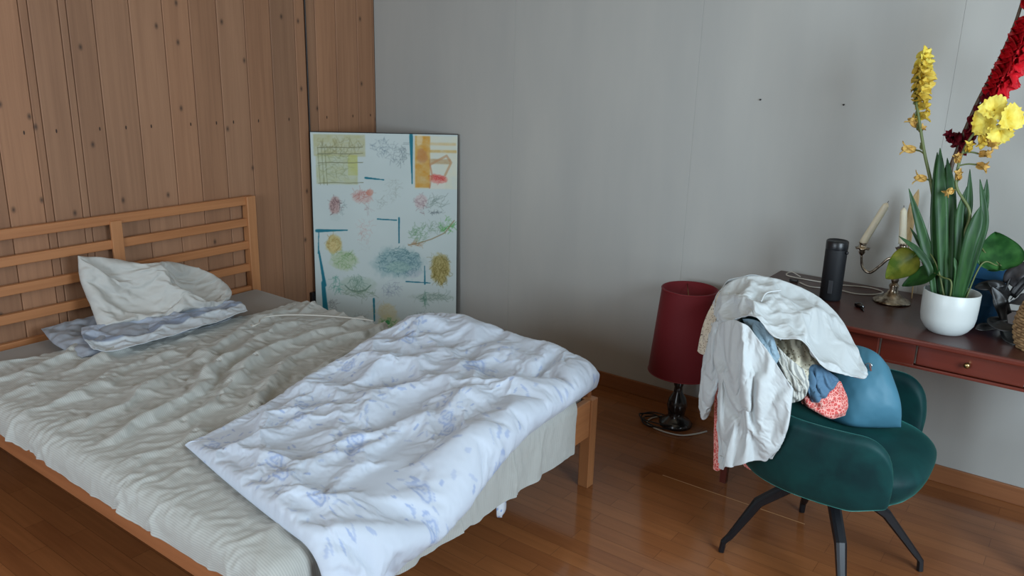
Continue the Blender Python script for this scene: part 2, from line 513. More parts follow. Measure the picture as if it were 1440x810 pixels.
mattress = tag(obj('mattress', rounded_slab(.062, 2.03, BY1+.030, BY0-.030, .324, .424, .035, 30, 20, mfn), sheet_m),
               'mattress in a smooth taupe fitted sheet lying on the pine bed frame', 'mattress')

# --- bedspread: settles on a stand-in of the bed's top, creases because it is too long for its place
def proxy(bm):
    o = obj('proxy', bm, sheet_m); return o
bed_proxy = proxy(rounded_slab(-.02, 2.088, BY1-.012, BY0+.0, .02, .428, .045, 8, 6))
nu, nv = 170, 134
U, V = np.meshgrid(np.linspace(0, 1, nu), np.linspace(0, 1, nv), indexing='ij')
yf = -.985 - .12*sstep(.5, 1, U)
Yg = yf + V*(-2.452-yf)                       # far edge to near hem
x_head = .46 - .20*sstep(0, 1, V) + .03*np.sin(V*9)
Xg = x_head + U*(2.275-x_head)
rs = np.random.RandomState(3)
big = 1-sstep(1.15, 1.75, Xg - .25*(V-.5))
ph = (Xg+.30*Yg)*34 + 15*fbm(Xg*1.5, Yg*1.5, 3, 3) + 2.0*np.sin(Yg*3.1)
ph2 = (Xg*.35-Yg*.9)*36 + 12*fbm(Xg*1.9+4, Yg*1.6, 3, 33)
Zg = .452 + big*(.020*np.sin(ph)*sstep(.28, .58, fbm(Xg*3+9, Yg*1.8, 3, 8)) + .009*np.sin(ph2)*sstep(.40, .62, fbm(Xg*2.5+3, Yg*2.2, 3, 18)) + .02*(fbm(Xg*5, Yg*3, 3, 1)-.5)) + .003*rs.rand(*Xg.shape)
P = np.stack([Xg, Yg, Zg], -1)
rest = P.copy(); rest[..., 2] = .445
g = .03+.32*big
dx = np.diff(Xg, axis=0); rest[1:, :, 0] = Xg[0]+np.cumsum(dx*(1+(g[1:]+g[:-1])/2), axis=0)
gy = .03+.12*big
dy = np.diff(Yg, axis=1); rest[:, 1:, 1] = Yg[:, :1]+np.cumsum(dy*(1+gy[:, 1:]), axis=1)
pin = np.zeros((nu, nv))
for k in range(130):
    i, j = rs.randint(0, nu), rs.randint(0, nv-8)
    if Xg[i, j] < 1.4: pin[i, j] = 1; P[i, j, 2] = .436
pin[0, ::4] = 1; P[0, :, 2] = .437
pin[:60, 0][::6] = 1
pin[(Xg > 1.95) & (Xg < 1.97) & (Yg > -2.3) & (Yg < -1.15)] = 1
spread_m = cloth_mat('striped_bedspread', (182, 184, 180), stripes=(1, .0066, (148, 151, 149), .38), crease=0.30, crease_scale=8, wk=.12)
bedspread = grid_mesh('bedspread', P, spread_m, uv=np.stack([U*1.9, V*1.5], -1))
crumple(bedspread, [bed_proxy], frames=24, rest=rest.reshape(-1, 3), thick=.005, tension=15, bending=.05, quality=6, friction=30, gravity=.6, pin=pin.ravel())
m_ = bedspread.modifiers.new('s', 'SUBSURF'); m_.levels = m_.render_levels = 1
tag(bedspread, 'thin beige striped bedspread, crumpled, hanging over the long side and foot of the bed', 'bedspread')

def coons(b, t, l, r, nu, nv):
    """patch between four edge splines: b and t run along u, l and r along v"""
    B, T, L, R = spline(b, nu), spline(t, nu), spline(l, nv), spline(r, nv)
    u = np.linspace(0, 1, nu)[:, None, None]; v = np.linspace(0, 1, nv)[None, :, None]
    ru = (1-v)*B[:, None]+v*T[:, None]; rv = (1-u)*L[None]+u*R[None]
    c = (1-u)*(1-v)*B[0]+u*(1-v)*B[-1]+(1-u)*v*T[0]+u*v*T[-1]
    return ru+rv-c
def puffed(name, top, bot, m, uvs=(1, 1)):
    """closed bag: top and bottom grids sewn along the border"""
    nu, nv = top.shape[:2]
    idx = np.arange(nu*nv).reshape(nu, nv)
    bidx = -np.ones((nu, nv), int); inner = np.zeros((nu, nv), bool); inner[1:-1, 1:-1] = True
    bidx[inner] = nu*nv+np.arange(inner.sum()); bidx[~inner] = idx[~inner]
    vs = np.concatenate([top.reshape(-1, 3), bot[inner]])
    def quads(ix, flip):
        q = np.stack([ix[:-1, :-1], ix[1:, :-1], ix[1:, 1:], ix[:-1, 1:]], -1).reshape(-1, 4)
        return q[:, ::-1] if flip else q
    F = np.concatenate([quads(idx, False), quads(bidx, True)])
    # outward faces: top normal must agree with top - bot
    n = np.cross(top[nu//2+1, nv//2]-top[nu//2, nv//2], top[nu//2, nv//2+1]-top[nu//2, nv//2])
    if n@(top[nu//2, nv//2]-bot[nu//2, nv//2]) < 0: F = F[:, ::-1]
    me = bpy.data.meshes.new(name); me.from_pydata(vs.tolist(), [], F.tolist()); me.shade_smooth()
    U, V = np.meshgrid(np.linspace(0, uvs[0], nu), np.linspace(0, uvs[1], nv), indexing='ij')
    uv = np.concatenate([np.stack([U, V], -1).reshape(-1, 2), np.stack([U, V], -1)[inner]])
    ul = me.uv_layers.new(name='UVMap'); li = np.empty(len(me.loops), int); me.loops.foreach_get('vertex_index', li)
    ul.data.foreach_set('uv', uv[li].ravel()); me.materials.append(m)
    o = bpy.data.objects.new(name, me); COL.objects.link(o)
    return o, nu*nv

# --- duvet
def wrap(x, h, r=.085, x0=2.05, z0=.438):
    """lay a point that is x along the bed and h above it over the foot edge"""
    s_ = np.maximum(0, x-x0); a = np.minimum(s_/r, math.pi/2)
    X = np.where(x <= x0, x, x0+r*np.sin(a)); Z = np.where(x <= x0, z0, z0-r*(1-np.cos(a))-np.maximum(0, s_-r*math.pi/2))
    return X+h*np.sin(a), Z+h*np.cos(a)
nu, nv = 132, 176
pat = coons([(1.40, -2.17, 0), (1.70, -2.225, 0), (2.0, -2.27, 0), (2.30, -2.30, 0)],
            [(1.20, -.99, 0), (1.45, -.93, 0), (1.85, -.925, 0), (2.10, -.965, 0)],
            [(1.40, -2.17, 0), (1.385, -1.85, 0), (1.32, -1.45, 0), (1.20, -.99, 0)],
            [(2.30, -2.30, 0), (2.21, -1.98, 0), (2.125, -1.5, 0), (2.10, -.965, 0)], nu, nv)
U, V = np.meshgrid(np.linspace(0, 1, nu), np.linspace(0, 1, nv), indexing='ij')
edge = np.clip(np.minimum(np.minimum(U, 1-U)*9, np.minimum(V, 1-V)*12), 0, 1); edge = np.sqrt(np.clip(1-(1-edge)**2, 0, 1))
pile = .058 + .055*sstep(.15, .75, V) + .055*np.exp(-((U-.28)/.22)**2)*sstep(.55, .95, V) + .03*np.exp(-((U-.75)/.25)**2)*sstep(.3, .7, V)
w_ = fbm(U*3, V*2.2, 3, 12)
ph = (U*1.0+.30*(V-.5)*(1-U))*32 + 6*fbm(U*2+4, V*1.7, 3, 21)
fold = np.sin(ph)*sstep(.35, .6, w_)*sstep(.12, .35, V)*(1-sstep(.75, .95, U)*.8)
ph3 = (V*.8-U*.55)*30 + 6*fbm(U*2+1, V*2, 3, 41)
mid = np.exp(-((U-.42)/.30)**2)*sstep(.16, .34, V)*(1-sstep(.86, .98, V))
pile = pile*(1-.25*mid) + .030*fold*(.35+.65*mid) + .016*np.sin(ph3)*mid*sstep(.4, .6, fbm(U*4, V*4, 3, 51)) + .035*(fbm(U*5, V*5, 3, 2)-.5)
rs = np.random.RandomState(5)
H = .012+edge*np.maximum(pile, .02)+.002*rs.rand(nu, nv)*edge
X1, Z1 = wrap(pat[..., 0], H); X0, Z0 = wrap(pat[..., 0], np.full_like(H, .010))
top = np.stack([X1, pat[..., 1], Z1], -1); bot = np.stack([X0, pat[..., 1], Z0], -1)
duvet_m = cloth_mat('duvet_cotton', (200, 208, 220), vcol=True, crease=0.28, crease_scale=9, wk=.06, rough=.8)
duvet, ntop = puffed('duvet', top, bot, duvet_m, (1.0, 1.45))
# unstretched cloth: longer across the folds
Xr, _z = pat[..., 0], 0
rt = np.stack([X1, pat[..., 1], Z1], -1)
g = .06 + .17*sstep(.08, .3, V)*(1-sstep(.75, .97, U))
seg = np.linalg.norm(np.diff(top, axis=0), axis=-1)
rt[..., 2] = .5
rt[1:, :, 0] = rt[0:1, :, 0]+np.cumsum(seg*(1+(g[1:]+g[:-1])/2), axis=0)
rt[..., 1] = (pat[..., 1]+1.6)*1.09-1.6
rb = rt.copy(); rb[..., 2] = .44
inner = np.zeros((nu, nv), bool); inner[1:-1, 1:-1] = True
rest = np.concatenate([rt.reshape(-1, 3), rb[inner]])
pin = np.zeros((nu, nv)); pin[~inner] = 1
for k in range(150):
    i, j = rs.randint(3, nu-3), rs.randint(3, nv-3)
    if fold[i, j] < .1 and (k < 45 or mid[i, j] > .35): pin[i, j] = 1
pinv = np.concatenate([pin.ravel(), np.ones(inner.sum())])
crumple(duvet, [], frames=20, rest=rest, pressure=2.0, tension=15, bending=.07, quality=6, gravity=.1, pin=pinv, thick=.004)
v = verts_of(duvet); tp = v[:nu*nv].reshape(nu, nv, 3)          # keep the filling's thickness above the lower side
X2, Z2 = wrap(pat[..., 0], np.full_like(H, .010)); X3, Z3 = wrap(pat[..., 0], np.full_like(H, .020))
nn = np.stack([X3-X2, 0*X2, Z3-Z2], -1)/.010; base_ = np.stack([X2, pat[..., 1], Z2], -1)
d_ = ((tp-base_)*nn).sum(-1); need = edge*(.016+.12*np.maximum(pile, .02)); k_ = .012
dn = .5*(d_+need+np.sqrt((d_-need)**2+k_*k_*edge)); tp = tp+nn*(dn-d_)[..., None]*inner[..., None]
v[:nu*nv] = tp.reshape(-1, 3); set_verts(duvet, v)
m_ = duvet.modifiers.new('s', 'SUBSURF'); m_.levels = m_.render_levels = 1; apply_mods(duvet)
def florals(uv, seed=2):
    """blue roses with leaves and sprigs, scattered on a pale ground"""
    rs = np.random.RandomState(seed); x, y = uv[:, 0], uv[:, 1]
    ground = np.array(linn((196, 206, 220))); ink = np.zeros(len(x))
    def blot(m_, k): np.maximum(ink, m_*k, out=ink)
    for gx in range(5):
        for gy in range(6):
            cx = .12+gx*.30+rs.uniform(-.04, .04)+(gy % 2)*.13; cy = .12+gy*.36+rs.uniform(-.05, .05); sc_ = rs.uniform(.8, 1.15)
            for q in range(rs.randint(1, 3)):                                # roses
                rx, ry = cx+rs.uniform(-.03, .03)+q*.05, cy+rs.uniform(-.03, .03)-q*.05
                d = np.hypot(x-rx, y-ry)/(.036*sc_); a = np.arctan2(y-ry, x-rx)
                blot((d < 1+.12*np.sin(5*a))*(.30+.7*(np.sin(d*11+a*1.0+1.5*np.sin(3*a)) > .25)), .85)
            for q in range(30):                                              # leaves and sprigs
                an = rs.uniform(0, 6.28); r = rs.uniform(.035, .13)*sc_; lx, ly = cx+r*math.cos(an), cy+r*math.sin(an)*1.35
                la = an+rs.uniform(-.9, .9); L, W = rs.uniform(.009, .018), rs.uniform(.003, .0055)
                dx, dy = x-lx, y-ly; p = dx*math.cos(la)+dy*math.sin(la); w = -dx*math.sin(la)+dy*math.cos(la)
                blot(((p/L)**2+(w/W)**2 < 1), rs.uniform(.4, .9))
    ink *= .75+.5*fbm(x*60, y*60, 2, 4)
    k = np.clip(ink, 0, 1)[:, None]*.72
    return ground*(1-k)+np.array(linn((128, 152, 200)))*k
paint(duvet, florals(uv_at_verts(duvet)))
tag(duvet, 'pale blue duvet with blue rose print heaped over the foot of the bed', 'duvet')

# --- pillows
def pillow(name, pat, N, thick, m, grow=.06, pressure=1.5, pts=(), uvs=(.7, .5), prof=2.2, frames=16, seed=1, bend=.3, fold=.006, pe=None):
    nu, nv = pat.shape[:2]
    U, V = np.meshgrid(np.linspace(-1, 1, nu), np.linspace(-1, 1, nv), indexing='ij')
    h = (np.clip(1-np.abs(U)**prof, 0, 1)*np.clip(1-np.abs(V)**prof, 0, 1))**.55*thick/2
    rs = np.random.RandomState(seed)
    h = h+fold*np.sin(7*fbm(U*1.5+3, V*1.5, 3, seed)*4+V*6)*(h > .004)+.002*rs.rand(nu, nv)*(h > .004)
    N = np.array(N, float); N /= np.linalg.norm(N)
    top = pat+N*h[..., None]; bot = pat-N*np.maximum(h, .0)[..., None]*.75
    o, nt = puffed(name, top, bot, m, uvs)
    inner = np.zeros((nu, nv), bool); inner[1:-1, 1:-1] = True
    pin = np.zeros((nu, nv)); pin[~inner] = 1
    for i, j in pts: pin[int(i*(nu-1)), int(j*(nv-1))] = 1; 
    c = pat.mean((0, 1)); rt = c+(top-c)*(1+grow); rb = c+(bot-c)*(1+grow)
    crumple(o, [], frames=frames, rest=np.concatenate([rt.reshape(-1, 3), rb[inner]]), pressure=pressure, tension=15, bending=bend, quality=5, gravity=.3,
            pin=np.concatenate([pin.ravel(), np.ones(inner.sum())]), thick=.004)
    mm = o.modifiers.new('s', 'SUBSURF'); mm.levels = mm.render_levels = 1
    return o
pillow_m = cloth_mat('pillow_cotton', (188, 188, 184), crease=.25, crease_scale=12, wk=.05)
pat = coons([(.28, -1.845, .475), (.31, -1.66, .478), (.32, -1.45, .474), (.29, -1.245, .465)],
            [(.105, -1.815, .762), (.115, -1.68, .730), (.14, -1.54, .672), (.14, -1.43, .668), (.15, -1.29, .610)],
            [(.28, -1.845, .475), (.20, -1.83, .56), (.14, -1.83, .66), (.115, -1.815, .755)],
            [(.29, -1.245, .465), (.25, -1.195, .50), (.19, -1.22, .56), (.15, -1.29, .610)], 64, 52)
pw = pillow('pillow', pat, (.86, -.15, .5), .17, pillow_m, grow=.09, pts=[(.52, .5), (.56, .9), (.5, .75), (.6, .35)], seed=6, fold=.008, prof=3.2)
tag(pw, 'cream pillow propped up against the headboard, one corner pointing up', 'pillow')
grey_m = cloth_mat('grey_pillowcase', (150, 156, 166), crease=.1)
pat = coons([(.46, -2.005, .445), (.48, -1.75, .45), (.50, -1.5, .45), (.46, -1.33, .445)],
            [(.09, -1.985, .475), (.08, -1.75, .475), (.08, -1.5, .47), (.09, -1.30, .47)],
            [(.46, -2.005, .445), (.28, -2.02, .46), (.09, -1.985, .475)],
            [(.46, -1.33, .445), (.28, -1.30, .46), (.09, -1.30, .47)], 60, 44)
pg = pillow('pillow', pat, (.1, 0, 1), .07, grey_m, grow=.08, pressure=.8, pts=[(.3, .3), (.1, .5), (.12, .3)], seed=9)
tag(pg, 'flat grey blue pillow lying under the cream pillow on the bedspread', 'pillow')

# ------------------------------------------------------------------ sketch board in the corner
def mpart(name, bm, m, parent, smooth=False):
    o = obj(name, bm, m, smooth=smooth)
    return local(o, parent)
TL = np.array([.006, -.487, 1.180]); TR = np.array([.628, -.006, 1.184])
nrm = np.array([TR[1]-TL[1], -(TR[0]-TL[0]), 0]); nrm /= np.linalg.norm(nrm)         # towards the room
board = thing('sketch_board', 'white board with small watercolour sketches leaning across the room corner behind the bed', 'artwork',
              tuple(((TL+TR)/2)[:2])+(0,))
lean = nrm*.035
W_ = np.linalg.norm(TR-TL); e1 = (TR-TL)/W_
def bp(u, v, d):      # u across, v down
    return TL+e1*W_*u+np.array([0, 0, -1.176])*v+lean*v+nrm*d
vs = [bp(u, v, d) for d in (.004, .018) for u, v in ((0, 0), (1, 0), (1, 1), (0, 1))]
shadow_edge = mat('board_shadow_edge', (24, 26, 28), .6)  # near-black backing: its thin rim paints in the shadow gap around the sheet
mpart('backing', ([tuple(v) for v in vs], [(0, 1, 2, 3), (7, 6, 5, 4), (0, 4, 5, 1), (1, 5, 6, 2), (2, 6, 7, 3), (3, 7, 4, 0)]), shadow_edge, board)
def sketches(nu, nv):
    X, Y = np.meshgrid(np.linspace(45, 585, nu), np.linspace(42, 42+693/.886, nv), indexing='ij')
    rs = np.random.RandomState(11)
    C = np.zeros((nu, nv, 3)); C[:] = (190, 203, 202)
    C += (fbm(X/120, Y/90, 3, 1)[..., None]-.5)*9
    def lay(mask, col, k):
        m_ = np.clip(mask*k, 0, 1)[..., None]; C[:] = C*(1-m_)+np.array(col, float)*m_
    def wash(cx, cy, rx, ry, col, k=.5, seed=0, sharp=.25):
        d = np.hypot((X-cx)/rx, (Y-cy)/ry)+.7*(fbm(X/16, Y/16, 3, seed)-.5)
        lay(1-sstep(1-sharp, 1+sharp, d), col, k*.72)
    def rect(x0, y0, x1, y1, col, k=.5, seed=0, soft=3):
        m_ = sstep(x0-soft, x0+soft, X)*(1-sstep(x1-soft, x1+soft, X))*sstep(y0-soft, y0+soft, Y)*(1-sstep(y1-soft, y1+soft, Y))
        lay(m_*(.5+fbm(X/22, Y/14, 3, seed)), col, k*.85)
    def line(pts, col, w=1.6, k=.8):
        pts = np.array(pts, float)
        lo = pts.min(0)-w*2-2; hi = pts.max(0)+w*2+2
        sel = (X >= lo[0]) & (X <= hi[0]) & (Y >= lo[1]) & (Y <= hi[1])
        if not sel.any(): return
        x, y = X[sel], Y[sel]; best = np.full(x.shape, 1e9)
        for a, b in zip(pts[:-1], pts[1:]):
            ab = b-a; t = np.clip(((x-a[0])*ab[0]+(y-a[1])*ab[1])/(ab@ab+1e-9), 0, 1)
            best = np.minimum(best, np.hypot(x-a[0]-t*ab[0], y-a[1]-t*ab[1]))
        m_ = (1-sstep(w*.6, w*1.5, best))*k
        C[sel] = C[sel]*(1-m_[:, None])+np.array(col, float)*m_[:, None]
    def scrib(cx, cy, rx, ry, col, n, L=18, w=1.2, k=.5, ang=None, curl=1.2):
        for _ in range(n):
            r = math.sqrt(rs.rand()); a = rs.rand()*6.28; x, y = cx+rx*r*math.cos(a), cy+ry*r*math.sin(a)
            d = rs.rand()*6.28 if ang is None else ang+rs.normal()*.35; P_ = [(x, y)]
            for q in range(4):
                d += rs.normal()*curl*.4; x += math.cos(d)*L/4; y += math.sin(d)*L/4; P_.append((x, y))
            line(P_, col, w, k*.72*rs.uniform(.5, 1))
    grey = (95, 108, 112)
    # olive landscape block, top left
    rect(55, 48, 245, 125, (170, 168, 120), .75, 1); rect(62, 120, 215, 225, (168, 172, 118), .6, 2); rect(180, 120, 216, 192, (176, 180, 84), .55, 3)
    scrib(150, 75, 88, 24, (120, 118, 80), 50, 26, 1.6, .45, ang=1.4); scrib(120, 150, 60, 60, (120, 130, 96), 60, 30, 1.6, .4, ang=0.1)
    for yy in (96, 118, 150, 222): line([(70, yy), (120, yy-3), (185, yy-2), (235, yy-5)], (100, 102, 72), 1.5, .6)
    for xx in (70, 84, 96): line([(xx, 95), (xx+3, 160), (xx+6, 228)], (110, 116, 84), 1.4, .5)
    # blue grey figures
    scrib(305, 92, 34, 24, (110, 130, 142), 45, 18, 1.4, .5); scrib(350, 110, 26, 34, (110, 126, 134), 34, 18, 1.3, .5); scrib(382, 110, 14, 40, (100, 116, 122), 30, 22, 1.3, .55, ang=1.3)
    # orange and ochre window sketch, top right
    rect(428, 48, 585, 236, (206, 206, 184), .8, 3); rect(428, 48, 484, 232, (196, 142, 50), .95, 4); wash(445, 60, 12, 22, (215, 208, 180), .8, 3)
    rect(480, 96, 582, 106, (190, 150, 70), .8, 5); rect(484, 70, 580, 80, (200, 160, 90), .6, 5); rect(480, 128, 560, 146, (160, 120, 70), .7, 6)
    line([(485, 148), (545, 116), (562, 140), (540, 185)], (176, 130, 88), 4, .6); wash(455, 120, 18, 26, (166, 110, 84), .6, 8); wash(512, 200, 30, 16, (206, 60, 50), .8, 6)
    scrib(512, 198, 26, 14, (190, 40, 44), 20, 14, 1.5, .6); line([(482, 232), (492, 190), (484, 150)], (176, 120, 84), 3, .6); rect(486, 205, 540, 234, (214, 210, 200), .5, 9)
    # teal painted strokes
    teal = (0, 108, 128)
    def stroke(x0, y0, x1, y1, w0, w1):
        for t in np.linspace(0, 1, 30):
            w = w0+(w1-w0)*t
            line([(x0+(x1-x0)*t, y0+(y1-y0)*t), (x0+(x1-x0)*min(1, t+.05), y0+(y1-y0)*min(1, t+.05))], teal, w*.6+rs.rand()*.6, .95)
    stroke(414, 45, 417, 218, 9, 2); stroke(243, 200, 312, 206, 5, 2); stroke(286, 349, 358, 352, 3, 2.5); stroke(367, 343, 366, 436, 4, 3)
    stroke(56, 396, 172, 392, 8, 2); stroke(392, 582, 484, 586, 3, 2); stroke(463, 522, 464, 590, 2, 4); stroke(267, 650, 268, 736, 5, 3)
    stroke(62, 470, 80, 600, 4, 9); stroke(74, 590, 80, 695, 9, 13); stroke(64, 400, 60, 480, 2, 3)
    # little heads and figures
    wash(127, 303, 20, 30, (168, 112, 106), .75, 5); scrib(128, 304, 20, 30, (96, 70, 74), 34, 16, 1.4, .6); wash(128, 345, 18, 14, (176, 192, 190), .6, 2); scrib(152, 306, 12, 22, (110, 130, 132), 16, 14, 1.2, .5)
    wash(228, 268, 34, 22, (196, 142, 132), .6, 6); scrib(232, 266, 38, 24, (164, 92, 84), 44, 18, 1.4, .45); wash(258, 252, 12, 12, (190, 80, 50), .55, 3); scrib(250, 300, 12, 24, (150, 130, 130), 14, 18, 1.2, .4, ang=1.5)
    scrib(345, 240, 26, 42, (146, 156, 150), 42, 18, 1.2, .38); scrib(300, 292, 14, 22, (140, 150, 146), 18, 16, 1.2, .45)
    wash(450, 282, 22, 26, (198, 160, 160), .6, 7); scrib(452, 290, 22, 34, (130, 104, 110), 38, 16, 1.3, .45)
    scrib(500, 290, 36, 22, (112, 130, 122), 26, 40, 1.3, .5, ang=-.5); scrib(500, 322, 26, 4, (80, 92, 96), 22, 10, 1.2, .6, ang=0)
    # green branch
    scrib(440, 405, 30, 34, (84, 130, 84), 60, 18, 1.5, .5); scrib(500, 375, 50, 18, (110, 140, 112), 50, 18, 1.3, .45); scrib(545, 375, 24, 26, (70, 150, 60), 34, 20, 1.7, .6, ang=-.7)
    line([(402, 444), (440, 436), (490, 420), (540, 396), (575, 350)], (130, 110, 72), 2.2, .6); scrib(425, 440, 26, 6, (150, 104, 60), 18, 18, 1.6, .5, ang=0)
    # pink profile
    scrib(242, 392, 26, 34, (190, 150, 146), 30, 22, 1.2, .4); scrib(226, 410, 8, 24, (176, 140, 134), 12, 14, 1.1, .45); scrib(238, 450, 18, 20, (170, 176, 170), 10, 18, 1.1, .35)
    # golden head with green shoulders
    wash(118, 446, 28, 32, (188, 158, 64), .8, 9); scrib(118, 440, 28, 30, (140, 108, 44), 34, 18, 1.5, .5); wash(116, 452, 13, 15, (214, 196, 140), .7, 3)
    wash(158, 505, 46, 34, (152, 172, 110), .6, 10); scrib(160, 498, 46, 36, (96, 140, 84), 60, 18, 1.5, .45)
    # teal pond
    wash(362, 512, 88, 52, (112, 152, 156), .75, 11, .35); scrib(362, 505, 86, 50, (52, 98, 106), 150, 18, 1.5, .5, ang=0); scrib(390, 520, 60, 40, (82, 120, 134), 70, 16, 1.5, .45)
    wash(366, 528, 46, 20, (160, 190, 176), .6, 4); wash(420, 552, 30, 14, (170, 176, 190), .5, 4)
    # ochre head, right
    wash(524, 532, 34, 52, (158, 134, 48), .9, 12, .2); scrib(524, 530, 32, 52, (96, 84, 26), 70, 26, 1.6, .5, ang=1.5); scrib(520, 490, 34, 10, (110, 110, 60), 20, 18, 1.4, .5)
    # boat
    wash(205, 600, 66, 34, (150, 172, 152), .6, 13); line([(158, 600), (175, 616), (206, 624), (236, 616), (256, 598)], (84, 116, 100), 2.2, .7)
    scrib(202, 585, 28, 30, (92, 128, 110), 50, 24, 1.5, .45, ang=1.4); scrib(200, 632, 60, 14, (104, 130, 104), 40, 30, 1.5, .45, ang=-.1); scrib(124, 590, 18, 30, (70, 140, 120), 34, 22, 1.5, .5, ang=1.5)
    scrib(330, 610, 34, 30, (120, 132, 152), 46, 22, 1.2, .45, ang=.6); scrib(105, 676, 18, 26, (110, 116, 120), 28, 18, 1.2, .5)
    # island and sketch rows
    wash(490, 640, 72, 14, (150, 168, 156), .6, 14); scrib(490, 640, 72, 12, (104, 128, 116), 50, 26, 1.4, .45, ang=0); scrib(464, 645, 6, 30, (84, 130, 112), 22, 20, 1.4, .6, ang=1.57)
    scrib(470, 715, 60, 12, (110, 122, 124), 60, 16, 1.2, .45); scrib(215, 725, 34, 10, (120, 130, 128), 26, 16, 1.2, .4)
    wash(318, 700, 34, 30, (200, 184, 128), .6, 15); wash(322, 742, 40, 30, (200, 196, 140), .65, 16); scrib(322, 740, 26, 16, (70, 150, 80), 40, 14, 1.6, .55); wash(320, 742, 9, 9, (30, 140, 70), .9, 3)
    scrib(300, 690, 44, 20, (184, 164, 110), 20, 22, 1.3, .4)
    return C
nu, nv = 300, 450
U, V = np.meshgrid(np.linspace(.004, .996, nu), np.linspace(.003, .997, nv), indexing='ij')
Pb = TL+e1*W_*U[..., None]+np.array([0, 0, -1.176])*V[..., None]+lean*V[..., None]+nrm*.0195
canvas_m = mat('sketch_paper', (203, 213, 212), .7, vcol=True)
cv = grid_mesh('sketch_sheet', Pb[::-1], canvas_m)
paint(cv, linn(np.clip(sketches(nu, nv)[::-1].reshape(-1, 3), 0, 255)))
local(cv, board)

# dark cable in the gap of the plank wall, and its small box
dark_plastic = mat('dark_plastic', (22, 22, 24), .45)
o = obj('wall_cable', newtube([(.004, -.489, 2.49), (.005, -.4885, 1.8), (.004, -.489, .34)], .0035, 8, sub=12), dark_plastic)
tag(o, 'thin dark cable running down the joint of the plank wall', 'cable')
bm = newbox((.014, -.515, .255), (.026, .045, .085), .004); box(bm, (.029, -.515, .255), (.006, .03, .05), .002)
o = obj('wall_socket', bm, dark_plastic, smooth=False)
tag(o, 'small black wall socket low on the plank wall beside the sketch board', 'socket')
for i, (x, z, w) in enumerate(((2.58, 1.439, 'above the black speaker'), (2.249, 1.442, 'above the red lamp'))):
    o = obj('wall_nail', newtube([(x, .002, z), (x, -.008, z-.001)], [.0022, .0035], 8), dark_plastic)
    tag(o, 'tiny dark nail in the bare grey wall, '+w, 'nail')

# ------------------------------------------------------------------ red lamp on the floor
LX, LY = 2.085, -.195
lamp = thing('table_lamp', 'table lamp with a red drum shade and black base standing on the floor', 'lamp', (LX, LY, 0))
black_base = mat('black_lamp_base', (20, 20, 22), .25, coat=.5)
mpart('lamp_base', lathe([(0, .0), (.072, .0), (.075, .012), (.060, .028), (.036, .044), (.040, .070), (.046, .100), (.038, .130), (.020, .160), (.018, .185), (.026, .215),
      (.016, .245), (.011, .27), (.011, .42), (0, .42)], 36, (LX, LY)), black_base, lamp, True)
red_m = mat('red_lamp_fabric', (102, 5, 18), .75, sheen=.1); s = NT(red_m); s.bump(s.noise(s.coord('Object', (1, 1, 1)), 500, 2), .15, .0006)
sx = LX+.012
prof = [(.150, .262), (.1515, .262), (.1515, .266), (.1195, .640), (.1195, .646), (.1155, .646), (.1475, .266), (.150, .262)]
mpart('lamp_shade', lathe(prof, 64, (sx, LY)), red_m, lamp, True)
rim_m = mat('red_lamp_rim', (120, 20, 30), .5)
for z, r in ((.264, .1520), (.643, .1200)):
    pts = [(sx+r*math.cos(a), LY+r*math.sin(a), z) for a in np.linspace(0, 2*math.pi, 60)]
    mpart('shade_rim', newtube(pts, .0022, 6, caps=False), rim_m, lamp, True)
bm = bmesh.new()
for k in range(3):
    a = k*2.094; tube(bm, [(sx+.012*math.cos(a), LY+.012*math.sin(a), .60), (sx+.118*math.cos(a), LY+.118*math.sin(a), .635)], .0016, 6)
tube(bm, [(sx, LY, .42), (sx, LY, .61)], .004, 8)
mpart('shade_fitter', bm, mat('brass_wire', (150, 130, 90), .35, metal=1), lamp, True)
mpart('light_bulb', lathe([(0, .53), (.012, .527), (.026, .505), (.030, .485), (.024, .46), (.014, .44), (.012, .42), (0, .42)], 24, (sx, LY)), mat('bulb_glass', (225, 225, 220), .2), lamp, True)
def coil(cx, cy, rx, ry, n, z0, dz, jit, seed, start=0):
    rs = random.Random(seed)
    return [(cx+(rx+rs.uniform(-jit, jit))*math.cos(start+a), cy+(ry+rs.uniform(-jit, jit))*math.sin(start+a), z0+dz*(.5+.5*math.sin(a*1.3+seed))) for a in np.linspace(0, n*2*math.pi, int(n*10))]
cord_black = mat('black_cord', (18, 18, 20), .5); cord_white = mat('white_cord', (190, 188, 180), .5)
o = obj('lamp_cord', newtube([(LX-.06, LY-.01, .012)]+coil(2.02, -.235, .085, .055, 2.6, .006, .02, .012, 3, 1.2), .0032, 8, sub=140), cord_black)
tag(o, 'black cord lying in loops around the foot of the red lamp', 'cord')
o = obj('white_cable', newtube([(2.00, -.16, .006), (1.975, -.22, .006), (1.985, -.275, .006), (2.06, -.305, .006), (2.15, -.295, .006), (2.20, -.24, .006), (2.23, -.18, .006)], .0035, 8, sub=60), cord_white)
tag(o, 'white cable curving on the floor in front of the red lamp', 'cable')

